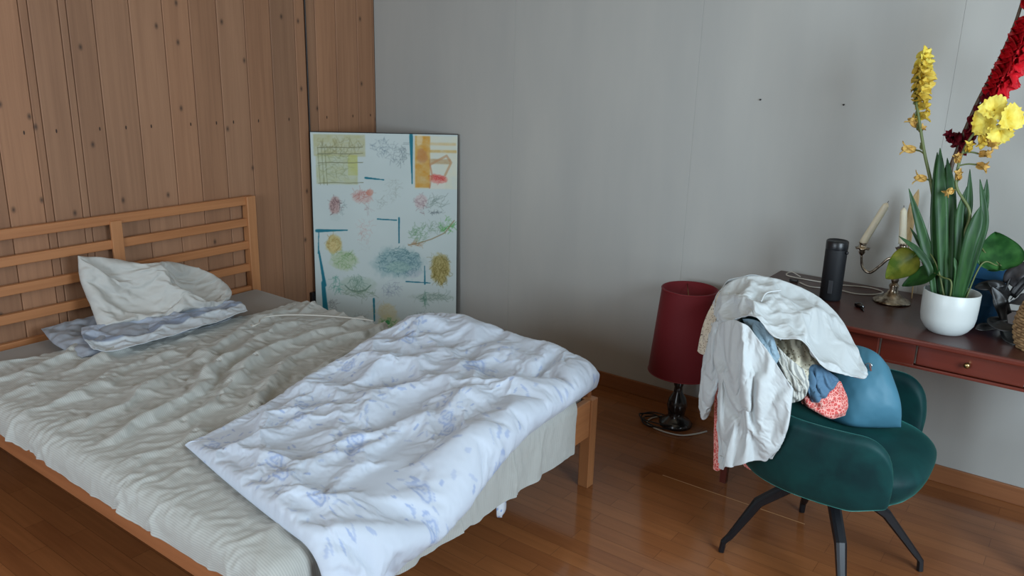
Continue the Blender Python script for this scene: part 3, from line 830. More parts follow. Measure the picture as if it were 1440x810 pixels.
# ------------------------------------------------------------------ green velvet chair
CX, CY = 2.905, -.868
velvet = mat('green_velvet', (14, 72, 72), .62, sheen=.75, spec=.25); s = NT(velvet)
nz = s.noise(s.coord('Object'), 9, 3, .6, .5)
s.base(s.ramp(nz, [(0.3, (4, 38, 42)), (0.7, (9, 60, 60))])); s.b.inputs['Sheen Tint'].default_value = (*lin((90, 190, 180)), 1)
s.b.inputs['Sheen Roughness'].default_value = .3; s.bump(s.noise(s.coord('Object'), 420, 2), .12, .0006)
chair = thing('armchair', 'dark green velvet tub armchair on four splayed black metal legs', 'chair', (CX, CY, 0), math.radians(1.5))
U_pts = spline([(.225, -.265), (.10, -.292), (-.06, -.285), (-.19, -.225), (-.262, -.11), (-.275, 0), (-.262, .11), (-.19, .225), (-.06, .285), (.10, .292), (.225, .265)], 90)
n = len(U_pts); T = np.gradient(U_pts, axis=0); T /= np.linalg.norm(T, axis=1)[:, None]; NO = np.stack([T[:, 1], -T[:, 0]], -1)   # outward
NO *= np.sign((NO*U_pts).sum(1))[:, None]
tt = np.linspace(-1, 1, n); bk = np.exp(-(np.abs(tt)/.36)**3)
hgt = .612+.188*bk
end = np.clip((1-np.abs(tt))/.16, 0, 1); endc = np.sqrt(np.clip(1-(1-end)**2, 0, 1))
rings = []
for i in range(n):
    top = .40+(hgt[i]-.40)*(.42+.58*endc[i]); bot = .355 + .035*(1-end[i])
    th = .052*(.55+.45*endc[i]); sec = []
    zz = np.linspace(0, 1, 9)
    lean_o = lambda z: -.055*(1-np.clip((z-.33)/.22, 0, 1))**1.8 + .022*np.clip((z-.5)/.3, 0, 1)
    for q in zz: z = bot+(top-.022-bot)*q; sec.append((lean_o(z)+th/2, z))
    for a in np.linspace(.3, math.pi-.3, 5): sec.append((lean_o(top)+math.cos(a)*th/2, top-.022+.022*math.sin(a)*1.05))
    for q in zz[::-1]: z = bot+.01+(top-.022-bot-.01)*q; sec.append((lean_o(z)-th/2, z))
    rings.append([(U_pts[i][0]+NO[i][0]*d, U_pts[i][1]+NO[i][1]*d, z) for d, z in sec])
def loft(rings, closed=True, caps=True):
    bm = bmesh.new(); R = [[bm.verts.new(p) for p in r] for r in rings]; m = len(R[0])
    for A, B in zip(R[:-1], R[1:]):
        for k in range(m if closed else m-1): bm.faces.new((A[k], A[(k+1) % m], B[(k+1) % m], B[k]))
    if caps: bm.faces.new(R[0][::-1]); bm.faces.new(R[-1])
    return bm
shell = obj('backrest', loft(rings), velvet, parent=chair)
mm = shell.modifiers.new('b', 'SUBSURF'); mm.levels = mm.render_levels = 1
# seat cushion: rounded, crowned, its front falling to the underside
rings = []
def outline(sc_, front, y_s=1.0, m=48):
    out = []
    for a in np.linspace(0, 2*math.pi, m, endpoint=False):
        c, s_ = math.cos(a), math.sin(a)
        r = (abs(c)**3.2+abs(s_)**3.2)**(-1/3.2)
        x = r*c*(.245 if c < 0 else front); y = r*s_*.262*y_s*(1-.06*max(0, c))
        out.append((x*sc_, y*sc_))
    return out
for sc_, fr, z in ((.30, .20, .335), (.70, .215, .338), (.88, .238, .352), (.955, .262, .375), (.985, .275, .41), (1.0, .281, .445), (.985, .281, .466), (.94, .276, .482), (.85, .27, .492), (.6, .27, .500), (.3, .27, .503), (.05, .27, .504)):
    o_ = outline(sc_, fr); rings.append([(x+.012, y, z-.012*max(0, x)/.28*(z > .46)) for x, y in o_])
seat = obj('seat', loft(rings), velvet, parent=chair)
mm = seat.modifiers.new('b', 'SUBSURF'); mm.levels = mm.render_levels = 1
steel = mat('black_steel', (26, 28, 33), .38, metal=.3)
mpart('swivel_hub', lathe([(0, .24), (.05, .24), (.058, .25), (.058, .285), (.03, .30), (.03, .345), (0, .345)], 32, (CX, CY)), steel, chair, True)
feet = [(2.640, -1.010), (3.195, -.700), (3.060, -1.122), (2.775, -.582)]
for fx, fy in feet:
    d = np.array([fx-CX, fy-CY]); L = np.linalg.norm(d); d /= L; w = np.array([-d[1], d[0]])
    path = [(.03, .285), (.10, .272), (.20, .200), (L-.022, .062), (L-.004, .040), (L, .003)]
    hw = [.016, .017, .016, .0115, .010, .009]; hh = [.018, .019, .016, .0105, .009, .009]
    rr = []
    for k, (r, z) in enumerate(path):
        a = path[max(0, k-1)]; b = path[min(len(path)-1, k+1)]; tx, tz = b[0]-a[0], b[1]-a[1]; q = math.hypot(tx, tz); nx, nz = -tz/q, tx/q
        c = [(hw[k], hh[k]*.6), (hw[k]*.5, hh[k]), (-hw[k]*.5, hh[k]), (-hw[k], hh[k]*.6), (-hw[k], -hh[k]*.6), (-hw[k]*.5, -hh[k]), (hw[k]*.5, -hh[k]), (hw[k], -hh[k]*.6)]
        rr.append([(CX+d[0]*(r+nx*hv)+w[0]*u_, CY+d[1]*(r+nx*hv)+w[1]*u_, max(.0005, z+nz*hv)) for u_, hv in c])
    mpart('leg', loft(rr), steel, chair)

# ------------------------------------------------------------------ writing desk
mahog = wood_mat('mahogany', (98, 38, 27), (62, 22, 15), axis=0, rough=.32, grain=36, coat=.25, streak=(112, 46, 32))
top_m = wood_mat('mahogany_top', (66, 32, 26), (44, 20, 16), axis=0, rough=.33, grain=36, coat=.15, streak=(74, 37, 30))
desk = thing('writing_desk', 'dark red mahogany desk with small drawers along the grey wall', 'desk', (3.0, -.31, 0))
D0, D1, YF = 2.415, 3.585, -.610
mpart('desktop', newbox(((D0+D1)/2, (YF-.004)/2, .7365), (D1-D0, -YF-.008, .017), .004), top_m, desk)
bm = bmesh.new()
mpart('desktop_edge', newbox(((D0+D1)/2, YF+.002, .7350), (D1-D0+.002, .014, .019), .005), mahog, desk)
ya = YF+.034
def apron(x0, x1, y0, y1, z0=.645, z1=.728): return newbox(((x0+x1)/2, (y0+y1)/2, (z0+z1)/2), (abs(x1-x0), abs(y1-y0), z1-z0), .002)
mpart('apron', apron(D0+.03, 2.64, ya, ya+.02), mahog, desk)
mpart('apron', apron(2.950, 3.055, ya, ya+.02), mahog, desk)
mpart('apron', apron(3.37, D1-.03, ya, ya+.02), mahog, desk)
mpart('bottom_rail', newbox((3.0, ya+.008, .643), (D1-D0-.06, .026, .010), .002), mahog, desk)
mpart('back_panel', apron(D0+.03, D1-.03, -.03, -.05), mahog, desk)
for x in (D0+.04, D1-.04): mpart('side_panel', apron(x-.01, x+.01, ya+.02, -.05), mahog, desk)
brass = mat('old_brass', (176, 150, 104), .3, metal=1)
for x0, x1 in ((2.646, 2.944), (3.061, 3.364)):
    dr = mpart('drawer', newbox(((x0+x1)/2, ya+.006, .6885), (x1-x0, .024, .073), .004), mahog, desk)
    bm = bmesh.new(); 
    kb = obj('knob', lathe([(0, 0), (.006, 0), (.005, .008), (.009, .013), (.010, .018), (.006, .023), (0, .024)], 20), brass)
    kb.data.transform(Matrix.Rotation(math.radians(90), 4, 'X')); kb.data.transform(Matrix.Translation(((x0+x1)/2-.005, ya-.006, .690)))
    kb.parent = dr; kb.data.transform(Matrix.Translation(-Vector(desk.location)))
for x in (D0+.045, D1-.045):
    for y in (ya+.025, -.05):
        rr = []
        for z, w in ((.728, .025), (.64, .025), (.60, .022), (.3, .017), (.0, .012)): rr.append([(x+a*w, y+b*w, z) for a, b in ((1, 1), (-1, 1), (-1, -1), (1, -1))])
        mpart('leg', loft(rr), mahog, desk)
DZ = .7451

# black cylindrical speaker
PX, PY = 2.705, -.318
spk = thing('speaker', 'tall black cylindrical speaker standing on the desk behind the clothes', 'speaker', (PX, PY, DZ))
spk_m = mat('speaker_mesh', (14, 17, 22), .6); s = NT(spk_m); s.bump(s.noise(s.coord('Object'), 600, 1), .3, .0008)
mpart('speaker_body', lathe([(0, DZ), (.034, DZ), (.038, DZ+.006), (.0385, DZ+.19), (.0385, DZ+.193)], 48, (PX, PY)), spk_m, spk, True)
rub = mat('speaker_rubber', (18, 20, 24), .35)
mpart('speaker_cap', lathe([(.0385, DZ+.192), (.0392, DZ+.196), (.0392, DZ+.220), (.036, DZ+.224), (.030, DZ+.219), (0, DZ+.217)], 48, (PX, PY)), rub, spk, True)
mpart('button', newtube([(PX+.036, PY-.012, DZ+.185), (PX+.045, PY-.013, DZ+.185)], [.006, .005], 12), rub, spk, True)
mpart('control_strip', newbox((PX+.005, PY-.0385, DZ+.055), (.016, .004, .05), .0015), mat('speaker_strip', (52, 54, 58), .4), spk)

o = obj('charging_cable', newtube([(2.52, -.075, DZ+.004), (2.475, -.05, DZ+.012), (2.47, -.09, DZ+.004), (2.56, -.10, DZ+.003), (2.68, -.09, DZ+.003), (2.78, -.055, DZ+.003), (2.84, -.09, DZ+.004),
    (2.82, -.15, DZ+.003), (2.76, -.185, DZ+.003), (2.68, -.17, DZ+.003), (2.60, -.20, DZ+.003), (2.545, -.165, DZ+.003)], .0026, 8, sub=110), cord_white)
tag(o, 'thin white charging cable looped on the desk around the black speaker', 'cable')
bm = newbox((2.520, -.160, DZ+.006), (.034, .012, .010), .002, rot=None); o = obj('cable_plug', bm, dark_plastic)
tag(o, 'small dark plug on the desk at the end of the white cable', 'plug')
bm = bmesh.new(); tube(bm, [(2.806, -.350, DZ+.007), (2.822, -.360, DZ+.010), (2.838, -.366, DZ+.006)], [.008, .010, .004], 10); tube(bm, [(2.83, -.375, DZ+.004), (2.842, -.392, DZ+.003), (2.846, -.405, DZ+.003)], [.004, .003, .002], 8)
o = obj('trinket', bm, mat('dark_trinket', (22, 20, 20), .2, coat=.6)); tag(o, 'small shiny black trinket lying between the speaker and the candelabra', 'trinket')

# ------------------------------------------------------------------ candelabra
silver = mat('tarnished_silver', (168, 152, 132), .28, metal=1); s = NT(silver)
s.base(s.ramp(s.noise(s.coord('Object'), 40, 4, .6), [(0.35, (92, 78, 66)), (0.65, (205, 192, 172))]))
KX, KY = 2.895, -.200
cdl = thing('candelabra', 'tarnished silver candelabra with curved arms on the desk', 'candelabra', (KX, KY, DZ))
def S(name, bm, sm=True): return mpart(name, bm, silver, cdl, sm)
S('base', lathe([(0, DZ), (.064, DZ), (.066, DZ+.005), (.060, DZ+.010), (.052, DZ+.011), (.046, DZ+.018), (.036, DZ+.021), (.022, DZ+.034), (.014, DZ+.050), (.018, DZ+.062), (.012, DZ+.072), (0, DZ+.073)], 40, (KX, KY)))
S('stem', lathe([(0, DZ+.07), (.009, DZ+.07), (.014, DZ+.085), (.009, DZ+.10), (.007, DZ+.12), (.013, DZ+.138), (.011, DZ+.155), (.007, DZ+.17), (.012, DZ+.19), (0, DZ+.195)], 24, (KX, KY)))
def socket(x, y, z, tilt=None):
    bm = lathe([(0, z-.022), (.006, z-.020), (.012, z-.010), (.010, z-.004), (.013, z+.002), (.024, z+.004), (.026, z+.007), (.014, z+.009), (.012, z+.022), (.016, z+.026), (.0125, z+.028), (0, z+.020)], 24, (x, y))
    for v in bm.verts:
        r = math.hypot(v.co.x-x, v.co.y-y)
        if r > .020: a = math.atan2(v.co.y-y, v.co.x-x); v.co.z += .003*math.sin(a*6); 
    return S('candle_cup', bm)
A1 = (2.768, -.205, .925); A2 = tuple(at(1269, 352, 1, -.14)); A3 = (2.975, -.150, .910)
def arm(p): 
    x, y, z = p; dx, dy = x-KX, y-KY
    return newtube([(KX, KY, DZ+.165), (KX+dx*.25, KY+dy*.25, z-.020), (KX+dx*.45, KY+dy*.45, z-.050), (KX+dx*.70, KY+dy*.70, z-.082), (KX+dx*.92, KY+dy*.92, z-.066), (x, y, z-.02)], [.005, .0055, .005, .0055, .005, .004], 10, sub=40)
for p in (A1, A3): S('arm', arm(p))
S('arm', newtube([(KX, KY, DZ+.165), (KX+.004, KY+.03, DZ+.15), (KX+.008, KY+.06, DZ+.165), (A2[0], A2[1], A2[2]-.02)], .005, 10, sub=24))
for p in (A1, A2, A3): socket(*p)
wax = mat('ivory_wax', (222, 214, 190), .45); s = NT(wax); s.b.inputs['Subsurface Weight'].default_value = .2; s.b.inputs['Subsurface Radius'].default_value = (.02, .015, .008)
def candle(p, q, label, r=.0125):
    p, q = np.array(p), np.array(q); d = (q-p)/np.linalg.norm(q-p)
    c = thing('candle', label, 'candle', tuple(p))
    mpart('wax_stick', newtube([p, p+d*.03, p+(q-p)*.5, q-d*.018, q-d*.006, q], [r*1.12, r*1.1, r*1.02, r*.98, r*.6, r*.18], 16, sub=20), wax, c, True)
    mpart('wick', newtube([q-d*.002, q+d*.008], .0012, 6), mat('wick', (60, 50, 40), .8), c, True)
    return c
candle((2.767, -.205, .950), (2.832, -.215, 1.110), 'ivory candle leaning to the side in the outer arm of the candelabra')
candle(tuple(at(1269, 343, 1, -.14)), tuple(at(1271, 292, 1, -.14)), 'upright ivory candle in the rear arm of the candelabra')

# ------------------------------------------------------------------ white pot and what grows in it
QX, QY = 3.115, -.455
glaze = mat('white_glaze', (196, 202, 201), .38)
pot = thing('flower_pot', 'round white ceramic pot near the front edge of the desk', 'pot', (QX, QY, DZ))
pf = [(0, DZ), (.048, DZ), (.054, DZ+.003), (.066, DZ+.014), (.079, DZ+.034), (.083, DZ+.055), (.0845, DZ+.09), (.0845, DZ+.138), (.083, DZ+.140), (.0815, DZ+.138), (.080, DZ+.09), (.074, DZ+.035), (.060, DZ+.018), (0, DZ+.016)]
mpart('pot_wall', lathe(pf, 64, (QX, QY)), glaze, pot, True)
soil = lathe([(0, DZ+.085), (.03, DZ+.088), (.0795, DZ+.084)], 40, (QX, QY))
for v in soil.verts: v.co.z += .006*mnoise.noise(v.co*60)
mpart('soil', soil, mat('potting_soil', (44, 34, 26), .95), pot, True)
leaf_g = mat('sword_leaf', (36, 74, 36), .45, spec=.3); s = NT(leaf_g)
s.base(s.ramp(s.noise(s.coord('Object', (1, 1, .15)), 60, 3), [(0.3, (20, 54, 28)), (0.7, (44, 84, 40))]))
stem_g = mat('flower_stem', (92, 104, 58), .5); stem_b = mat('brown_flower_stem', (84, 66, 50), .55)
def sword(pts, w, facing, m=None, fold=.35, n=26, prof=None):
    """long folded leaf; facing = vector its face looks along"""
    P = spline(pts, n); T = np.gradient(P, axis=0); T /= np.linalg.norm(T, axis=1)[:, None]; F = np.array(facing, float)
    rr = []
    for i in range(n):
        t = i/(n-1); ww = w*(prof(t) if prof else (.55+.45*math.sin(min(1, t*1.6)*math.pi/2))*(1-max(0, (t-.45)/.55)**2.2))+.0008
        f = F-T[i]*(F@T[i]); f /= np.linalg.norm(f)+1e-9; s_ = np.cross(T[i], f)
        th = .0007+.0012*(1-t)
        sec = [(-1, 0), (-.5, -fold*.5), (0, -fold), (.5, -fold*.5), (1, 0)]
        up = [P[i]+s_*a*ww+f*(b*ww*.6+th) for a, b in sec]; dn = [P[i]+s_*a*ww+f*(b*ww*.6-th) for a, b in sec[::-1]]
        rr.append([tuple(q) for q in up+dn])
    return loft(rr)
VIEW = np.array([.25, -.95, .2])
def petal_pts(L, W, curl, cup, ruf, seed, nu=9, nv=7, tip=.80):
    """petal: base at the origin, growing along +z and opening towards +x"""
    rs = random.Random(seed); ph = rs.uniform(0, 6); out = np.zeros((nu, nv, 3))
    for i in range(nu):
        u = i/(nu-1); a = curl*u**1.6
        for j in range(nv):
            v = -1+2*j/(nv-1); w = W*math.sin(math.pi*min(1, .12+tip*u**.85))**.8*(1.0 if u < .98 else .75)
            x = L*(u*math.sin(a)*.9+.12*u); z = L*u*math.cos(a*.85)
            x += cup*W*(v*v)*-1*(1-u*.4)+ruf*W*math.sin(v*6+ph+u*3)*u*u
            out[i, j] = (x, v*w, z+ruf*W*.6*math.cos(v*7+ph)*u*u)
    return out
def blossom_bm(L, W, curl=1.0, cup=.35, ruf=.12, seed=0, n=6, squash=1.0, tip=.80):
    bm = bmesh.new()
    for k in range(n):
        P = petal_pts(L*(1 if k % 2 else .92), W*(1 if k % 2 else 1.12), curl*(1 if k % 2 else .88), cup, ruf, seed*7+k, tip=tip)
        a = k*2*math.pi/n+.2; c, s_ = math.cos(a), math.sin(a)
        for sgn in (1, -1):
            G = [[bm.verts.new((c*(p[0]+sgn*.0004)-s_*p[1]*1.0, (s_*(p[0]+sgn*.0004)+c*p[1])*squash, p[2])) for p in row] for row in P]
            for i in range(len(G)-1):
                for j in range(len(G[0])-1):
                    f = (G[i][j], G[i+1][j], G[i+1][j+1], G[i][j+1]); bm.faces.new(f if sgn > 0 else f[::-1])
    return bm
def place(bm, loc, direction, roll=0.0):
    q = Vector(direction).to_track_quat('Z', 'Y').to_matrix().to_4x4()
    bmesh.ops.transform(bm, matrix=Matrix.Translation(loc) @ q @ Matrix.Rotation(roll, 4, 'Z'), verts=bm.verts); return bm
def petal_mat(name, inner, outer, trans=.15):
    m = mat(name, outer, .55, spec=.25); s = NT(m)
    s.base(s.ramp(s.noise(s.coord('Object', (1, 1, .5)), 55, 3), [(0.3, inner), (0.65, outer)]))
    s.b.inputs['Subsurface Weight'].default_value = trans; s.b.inputs['Subsurface Radius'].default_value = (.01, .008, .004); s.b.inputs['Subsurface Scale'].default_value = .5
    return m
yel = petal_mat('yellow_petal', (222, 190, 60), (240, 226, 110)); yel2 = petal_mat('faded_yellow_petal', (196, 158, 50), (226, 200, 90)); wilt = petal_mat('wilted_petal', (176, 134, 66), (216, 178, 104))
redp = petal_mat('red_petal', (170, 8, 22), (205, 18, 34)); dred = petal_mat('dark_red_bud', (66, 8, 20), (110, 14, 32))
ZS = DZ+.087
def gp(px, py, y): return at(px, py, 1, y)
def glad(label, stem_px, y0, y1, m=None, r=(.0065, .003), leaves=()):
    pts = [(QX+(stem_px[0][0]), QY+stem_px[0][1], ZS)]
    for k, (x, y) in enumerate(stem_px[1:]):
        t = (k+1)/(len(stem_px)-1); pts.append(tuple(gp(x, y, y0+(y1-y0)*t)))
    g = thing('gladiolus', label, 'flower', (QX+stem_px[0][0], QY+stem_px[0][1], ZS))
    mpart('stem', newtube(pts, list(r), 10, sub=50), m or stem_g, g, True)
    return g, pts
def pedicel(g, pts, loc, r=.0022):
    P = spline(pts, 120); loc = np.array(loc, float); k = int(np.argmin(np.linalg.norm(P-loc, axis=1))); k = max(0, k-3); a = P[k]
    mpart('pedicel', newtube([a, (a+loc)/2+np.array([0, 0, .004]), loc], [r, r*1.3], 8, sub=10), stem_g, g, True)
def sheath(g, loc, d, L, W, m, roll=0, curl=.25, seed=0): return mpart('bud', place(blossom_bm(L, W, curl, .6, .05, seed, 4), loc, d, roll), m, g, True)
def leafn(g, pxs, ys, w, facing=VIEW, base=(0, 0), fold=.35, m=leaf_g, z0=None):
    pts = [(QX+base[0], QY+base[1], ZS if z0 is None else z0)]
    for (x, y), yy in zip(pxs, ys): pts.append(tuple(gp(x, y, yy)))
    return mpart('leaf', sword(pts, w, facing, fold=fold), m, g, True)

# left, yellow, tall
gl, pt = glad('tall yellow gladiolus spike, the leftmost flower, its blossoms hanging to one side', [(-.035, .01), (1318, 330), (1310, 262), (1300, 215), (1292, 165), (1287, 130), (1290, 95), (1303, 76)], -.44, -.36)
k = 0
for (x, y, s_, dx) in ((1301, 84, .050, .4), (1298, 96, .060, .5), (1296, 107, .064, .6), (1295, 118, .066, .6), (1294, 128, .066, .7), (1294, 139, .060, .8)):
    k += 1; loc = gp(x-9, y-1, -.365-.002*k)
    mpart('blossom', place(blossom_bm(s_*.95, s_*.34, .55, .4, .16, k, 5), loc, (.62, -.45, .42-.14*(k > 4)), k*.5), yel if k < 3 else yel2, gl, True)
for (x, y, d, ss) in ((1294, 150, (.9, -.3, .15), .03), (1292, 165, (.95, -.2, .25), .032), (1286, 178, (-.7, -.3, .7), .028), (1281, 211, (-.95, -.3, .1), .030), (1296, 184, (.5, -.5, .5), .018)):
    k += 1; q_ = gp(x-d[0]*7, y, -.38); pedicel(gl, pt, q_); mpart('blossom', place(blossom_bm(ss*1.6, ss*.40, .42, .6, .16, k, 4), q_, d, 0), wilt if k > 8 else yel2, gl, True)
for (x, y, d) in ((1289, 112, (.15, -.3, 1)), (1287, 128, (.1, -.3, 1)), (1287, 142, (.1, -.3, 1)), (1290, 160, (-.1, -.2, 1)), (1293, 178, (-.25, -.2, 1)), (1298, 205, (-.3, -.2, 1))):
    mpart('bract', place(blossom_bm(.026, .007, .15, .8, 0, 3, 3), gp(x, y+5, -.385), d), stem_g, gl, True)
pedicel(gl, pt, gp(1303, 252, -.42)); mpart('blossom', place(blossom_bm(.042, .011, .5, .5, .2, 4, 4), gp(1303, 252, -.42), (-.95, -.3, .12)), wilt, gl, True)
leafn(gl, [(1316, 330), (1318, 260), (1318, 214)], (-.45, -.43, -.41), .017, base=(-.03, 0))
leafn(gl, [(1325, 330), (1323, 262), (1322, 208)], (-.47, -.45, -.43), .019, base=(-.015, -.01))
leafn(gl, [(1312, 385), (1296, 325), (1278, 265)], (-.46, -.46, -.46), .017, base=(-.035, -.01), fold=.5)
leafn(gl, [(1308, 380), (1290, 352), (1264, 332)], (-.47, -.47, -.47), .011, base=(-.04, -.015), fold=.5)
leafn(gl, [(1305, 365), (1292, 340), (1280, 320)], (-.42, -.40, -.39), .007, base=(-.04, .015), fold=.5)
# right, red, leaning out of the picture
gr_, pt = glad('tall red gladiolus spike leaning to the right, dark red buds along its lower stem', [(0, .02), (1332, 330), (1335, 250), (1346, 212), (1372, 150), (1400, 95), (1425, 40), (1443, -15)], -.42, -.36, stem_b, (.0085, .0075, .006, .0045))
for i, (x, y, s_) in enumerate(((1452, 8, .036), (1444, 40, .046), (1437, 52, .048), (1432, 66, .050), (1425, 80, .050), (1419, 92, .050), (1412, 104, .048), (1407, 116, .046), (1400, 128, .044))):
    mpart('blossom', place(blossom_bm(s_*1.75, s_*.62, .62, .35, .10, 20+i, 6), gp(x-13, y-8, -.375), (.80, -.45, -.28), i*.7), redp, gr_, True)
for i, (x, y, s_, d) in enumerate(((1385, 142, .030, (.5, -.4, -.8)), (1377, 156, .030, (.4, -.4, -.8)), (1370, 172, .034, (.2, -.4, -.9)), (1364, 190, .034, (.15, -.4, -.9)), (1356, 205, .030, (.1, -.4, -.95)), (1347, 196, .030, (.1, -.4, -.95)), (1338, 205, .026, (-.1, -.5, .3)))):
    mpart('bud', place(blossom_bm(s_*1.7, s_*.52, .30, .8, .08, 40+i, 5), gp(x, y-9, -.39), d, i), dred, gr_, True)
leafn(gr_, [(1336, 340), (1336, 270), (1332, 222)], (-.46, -.44, -.42), .018, base=(0, -.02))
leafn(gr_, [(1328, 340), (1327, 290), (1330, 232)], (-.44, -.43, -.42), .016, base=(-.01, .0))
leafn(gr_, [(1352, 330), (1362, 290), (1364, 238)], (-.45, -.43, -.42), .013, base=(.012, .0))
leafn(gr_, [(1348, 350), (1350, 300), (1360, 262)], (-.48, -.47, -.46), .012, base=(.02, -.02))
# middle, open yellow blooms
gm, pt = glad('yellow gladiolus with a cluster of open ruffled blooms in front of the red one', [(.02, -.01), (1352, 345), (1364, 300), (1345, 262), (1350, 225), (1364, 195), (1385, 172), (1400, 152)], -.47, -.46, None, (.0055, .003))
for i, (x, y, d, s_) in enumerate(((1398, 154, (.0, -.9, .40), .052), (1418, 166, (.65, -.75, .15), .054), (1388, 172, (-.45, -.88, .0), .054), (1406, 186, (.10, -.90, -.45), .048))):
    b = gp(x, y, -.475)-np.array(d)*.018
    mpart('blossom', place(blossom_bm(s_*.94, s_*.50, .95, .25, .14, 60+i, 6, tip=.66), b, d, i*.4), yel, gm, True)
for i, (x, y, d, s_) in enumerate(((1383, 190, (.2, -.3, -.9), .036), (1392, 198, (.8, -.3, -.5), .030), (1381, 216, (.8, -.4, .1), .028), (1378, 232, (.8, -.4, -.1), .028), (1362, 210, (.1, -.5, .9), .026), (1346, 226, (-.1, -.5, .85), .022), (1348, 250, (-.1, -.5, .85), .026), (1338, 268, (-.5, -.5, -.4), .024), (1349, 222, (-.1, -.5, .5), .018))):
    q_ = gp(x-d[0]*5, y+d[2]*3, -.468); pedicel(gm, pt, q_); mpart('blossom', place(blossom_bm(s_*1.35, s_*.38, .42, .6, .16, 80+i, 4), q_, d, i), wilt if i not in (0, 4) else yel2, gm, True)
leafn(gm, [(1375, 330), (1385, 285), (1388, 252)], (-.44, -.42, -.41), .012, base=(.03, .01))
leafn(gm, [(1378, 340), (1384, 300), (1378, 252)], (-.46, -.45, -.44), .013, base=(.025, -.01))
leafn(gm, [(1362, 350), (1373, 315), (1379, 290)], (-.49, -.48, -.47), .022, base=(.02, -.025))
leafn(gm, [(1345, 385), (1344, 372), (1342, 362)], (-.49, -.49, -.49), .006, base=(.01, -.03))

# heart shaped leaves
def heart(L, W, m=18, k=14, cup=.18, droop=.25):
    """heart leaf: stalk end at the origin, tip along +x, upper face +z"""
    V_, F_ = [], []
    for i in range(m+1):
        t = i/m
        x = -.16*L+t*L*1.16
        hw = W*.5*(max(0, math.sin(math.pi*min(1, (t*1.0)**.62)))**.75)
        for j in range(k+1):
            v = -1+2*j/k
            notch = .16*L*max(0, 1-abs(v)*2.2)*max(0, 1-t*5)
            V_.append((x+notch, v*hw, cup*W*abs(v)**1.5*(1-t*.5)-droop*L*t*t+.01*W*math.sin(t*14)*abs(v)))
    for i in range(m):
        for j in range(k):
            a = i*(k+1)+j; F_.append((a, a+k+1, a+k+2, a+1))
    bm = bmesh.new(); bv = [bm.verts.new(v) for v in V_]
    for f in F_: bm.faces.new([bv[q] for q in f])
    bmesh.ops.solidify(bm, geom=bm.faces[:], thickness=.0012)
    return bm
def leaf_mat(name, a, b):
    m = mat(name, b, .4, spec=.5); s = NT(m); s.base(s.ramp(s.noise(s.coord('Object'), 26, 3), [(0.35, a), (0.65, b)])); return m
lf_y = leaf_mat('yellowing_leaf', (92, 120, 34), (158, 160, 62)); lf_g = leaf_mat('green_heart_leaf', (30, 78, 36), (58, 116, 52)); lf_d = leaf_mat('bright_green_leaf', (36, 92, 44), (70, 132, 66))
def heart_leaf(label, base, tip, up, W, m, stalk, ratio=1.0):
    base, tip = np.array(base, float), np.array(tip, float); x = tip-base; L = np.linalg.norm(x); x /= L
    z = np.array(up, float); z -= x*(z@x); z /= np.linalg.norm(z); y = np.cross(z, x)
    g = thing('heart_leaf', label, 'leaf', tuple(stalk[0]))
    bm = heart(L, W); M4 = Matrix([[x[i], y[i], z[i], base[i]] for i in range(3)]+[[0, 0, 0, 1]]); bmesh.ops.transform(bm, matrix=M4, verts=bm.verts)
    mpart('leaf_blade', bm, m, g, True)
    mpart('stalk', newtube(list(stalk)+[tuple(base)], [.003, .0022], 8, sub=24), stem_g, g, True)
heart_leaf('yellowing heart shaped leaf hanging in front of the candelabra', gp(1284, 362, -.42), gp(1243, 391, -.44), (.1, -.9, .5), .098, lf_y,
           [(QX-.005, QY-.03, ZS), tuple(gp(1318, 375, -.47)), tuple(gp(1300, 350, -.44))])
heart_leaf('dark green pointed leaf spreading left over the rim of the white pot', gp(1314, 384, -.47), gp(1264, 397, -.46), (.1, -.65, .8), .080, lf_g,
           [(QX-.0, QY-.04, ZS), tuple(gp(1338, 398, -.50)), tuple(gp(1326, 390, -.485))])
heart_leaf('large round green leaf above the blue bag on the right', gp(1408, 374, -.40), gp(1400, 324, -.36), (.15, -.95, .3), .135, lf_d,
           [(QX+.03, QY+.01, ZS), tuple(gp(1372, 350, -.42)), tuple(gp(1388, 358, -.39))])
heart_leaf('small green leaf half hidden below the large round leaf', gp(1404, 374, -.40), gp(1388, 379, -.41), (.1, -.6, .8), .045, lf_g,
           [(QX+.035, QY-.0, ZS), tuple(gp(1380, 372, -.43))])
# a dry spathe behind the candles
bm = sword([tuple(gp(1277, 345, -.09)), tuple(gp(1280, 312, -.08)), tuple(gp(1286, 285, -.08)), tuple(gp(1292, 266, -.08))], .015, VIEW, fold=.5)
dlm = petal_mat('dry_leaf', (150, 124, 84), (176, 150, 108), .05); o = thing('dry_leaf', '', 'leaf', (2.945, -.10, DZ)); mpart('leaf_blade', bm, dlm, o, True); mpart('stalk', newtube([(2.945, -.10, DZ+.001), (2.935, -.095, DZ+.1), tuple(gp(1277, 345, -.09))], .0022, 8, sub=16), dlm, o, True); tag(o, 'dry tan leaf standing behind the upright candle', 'leaf')

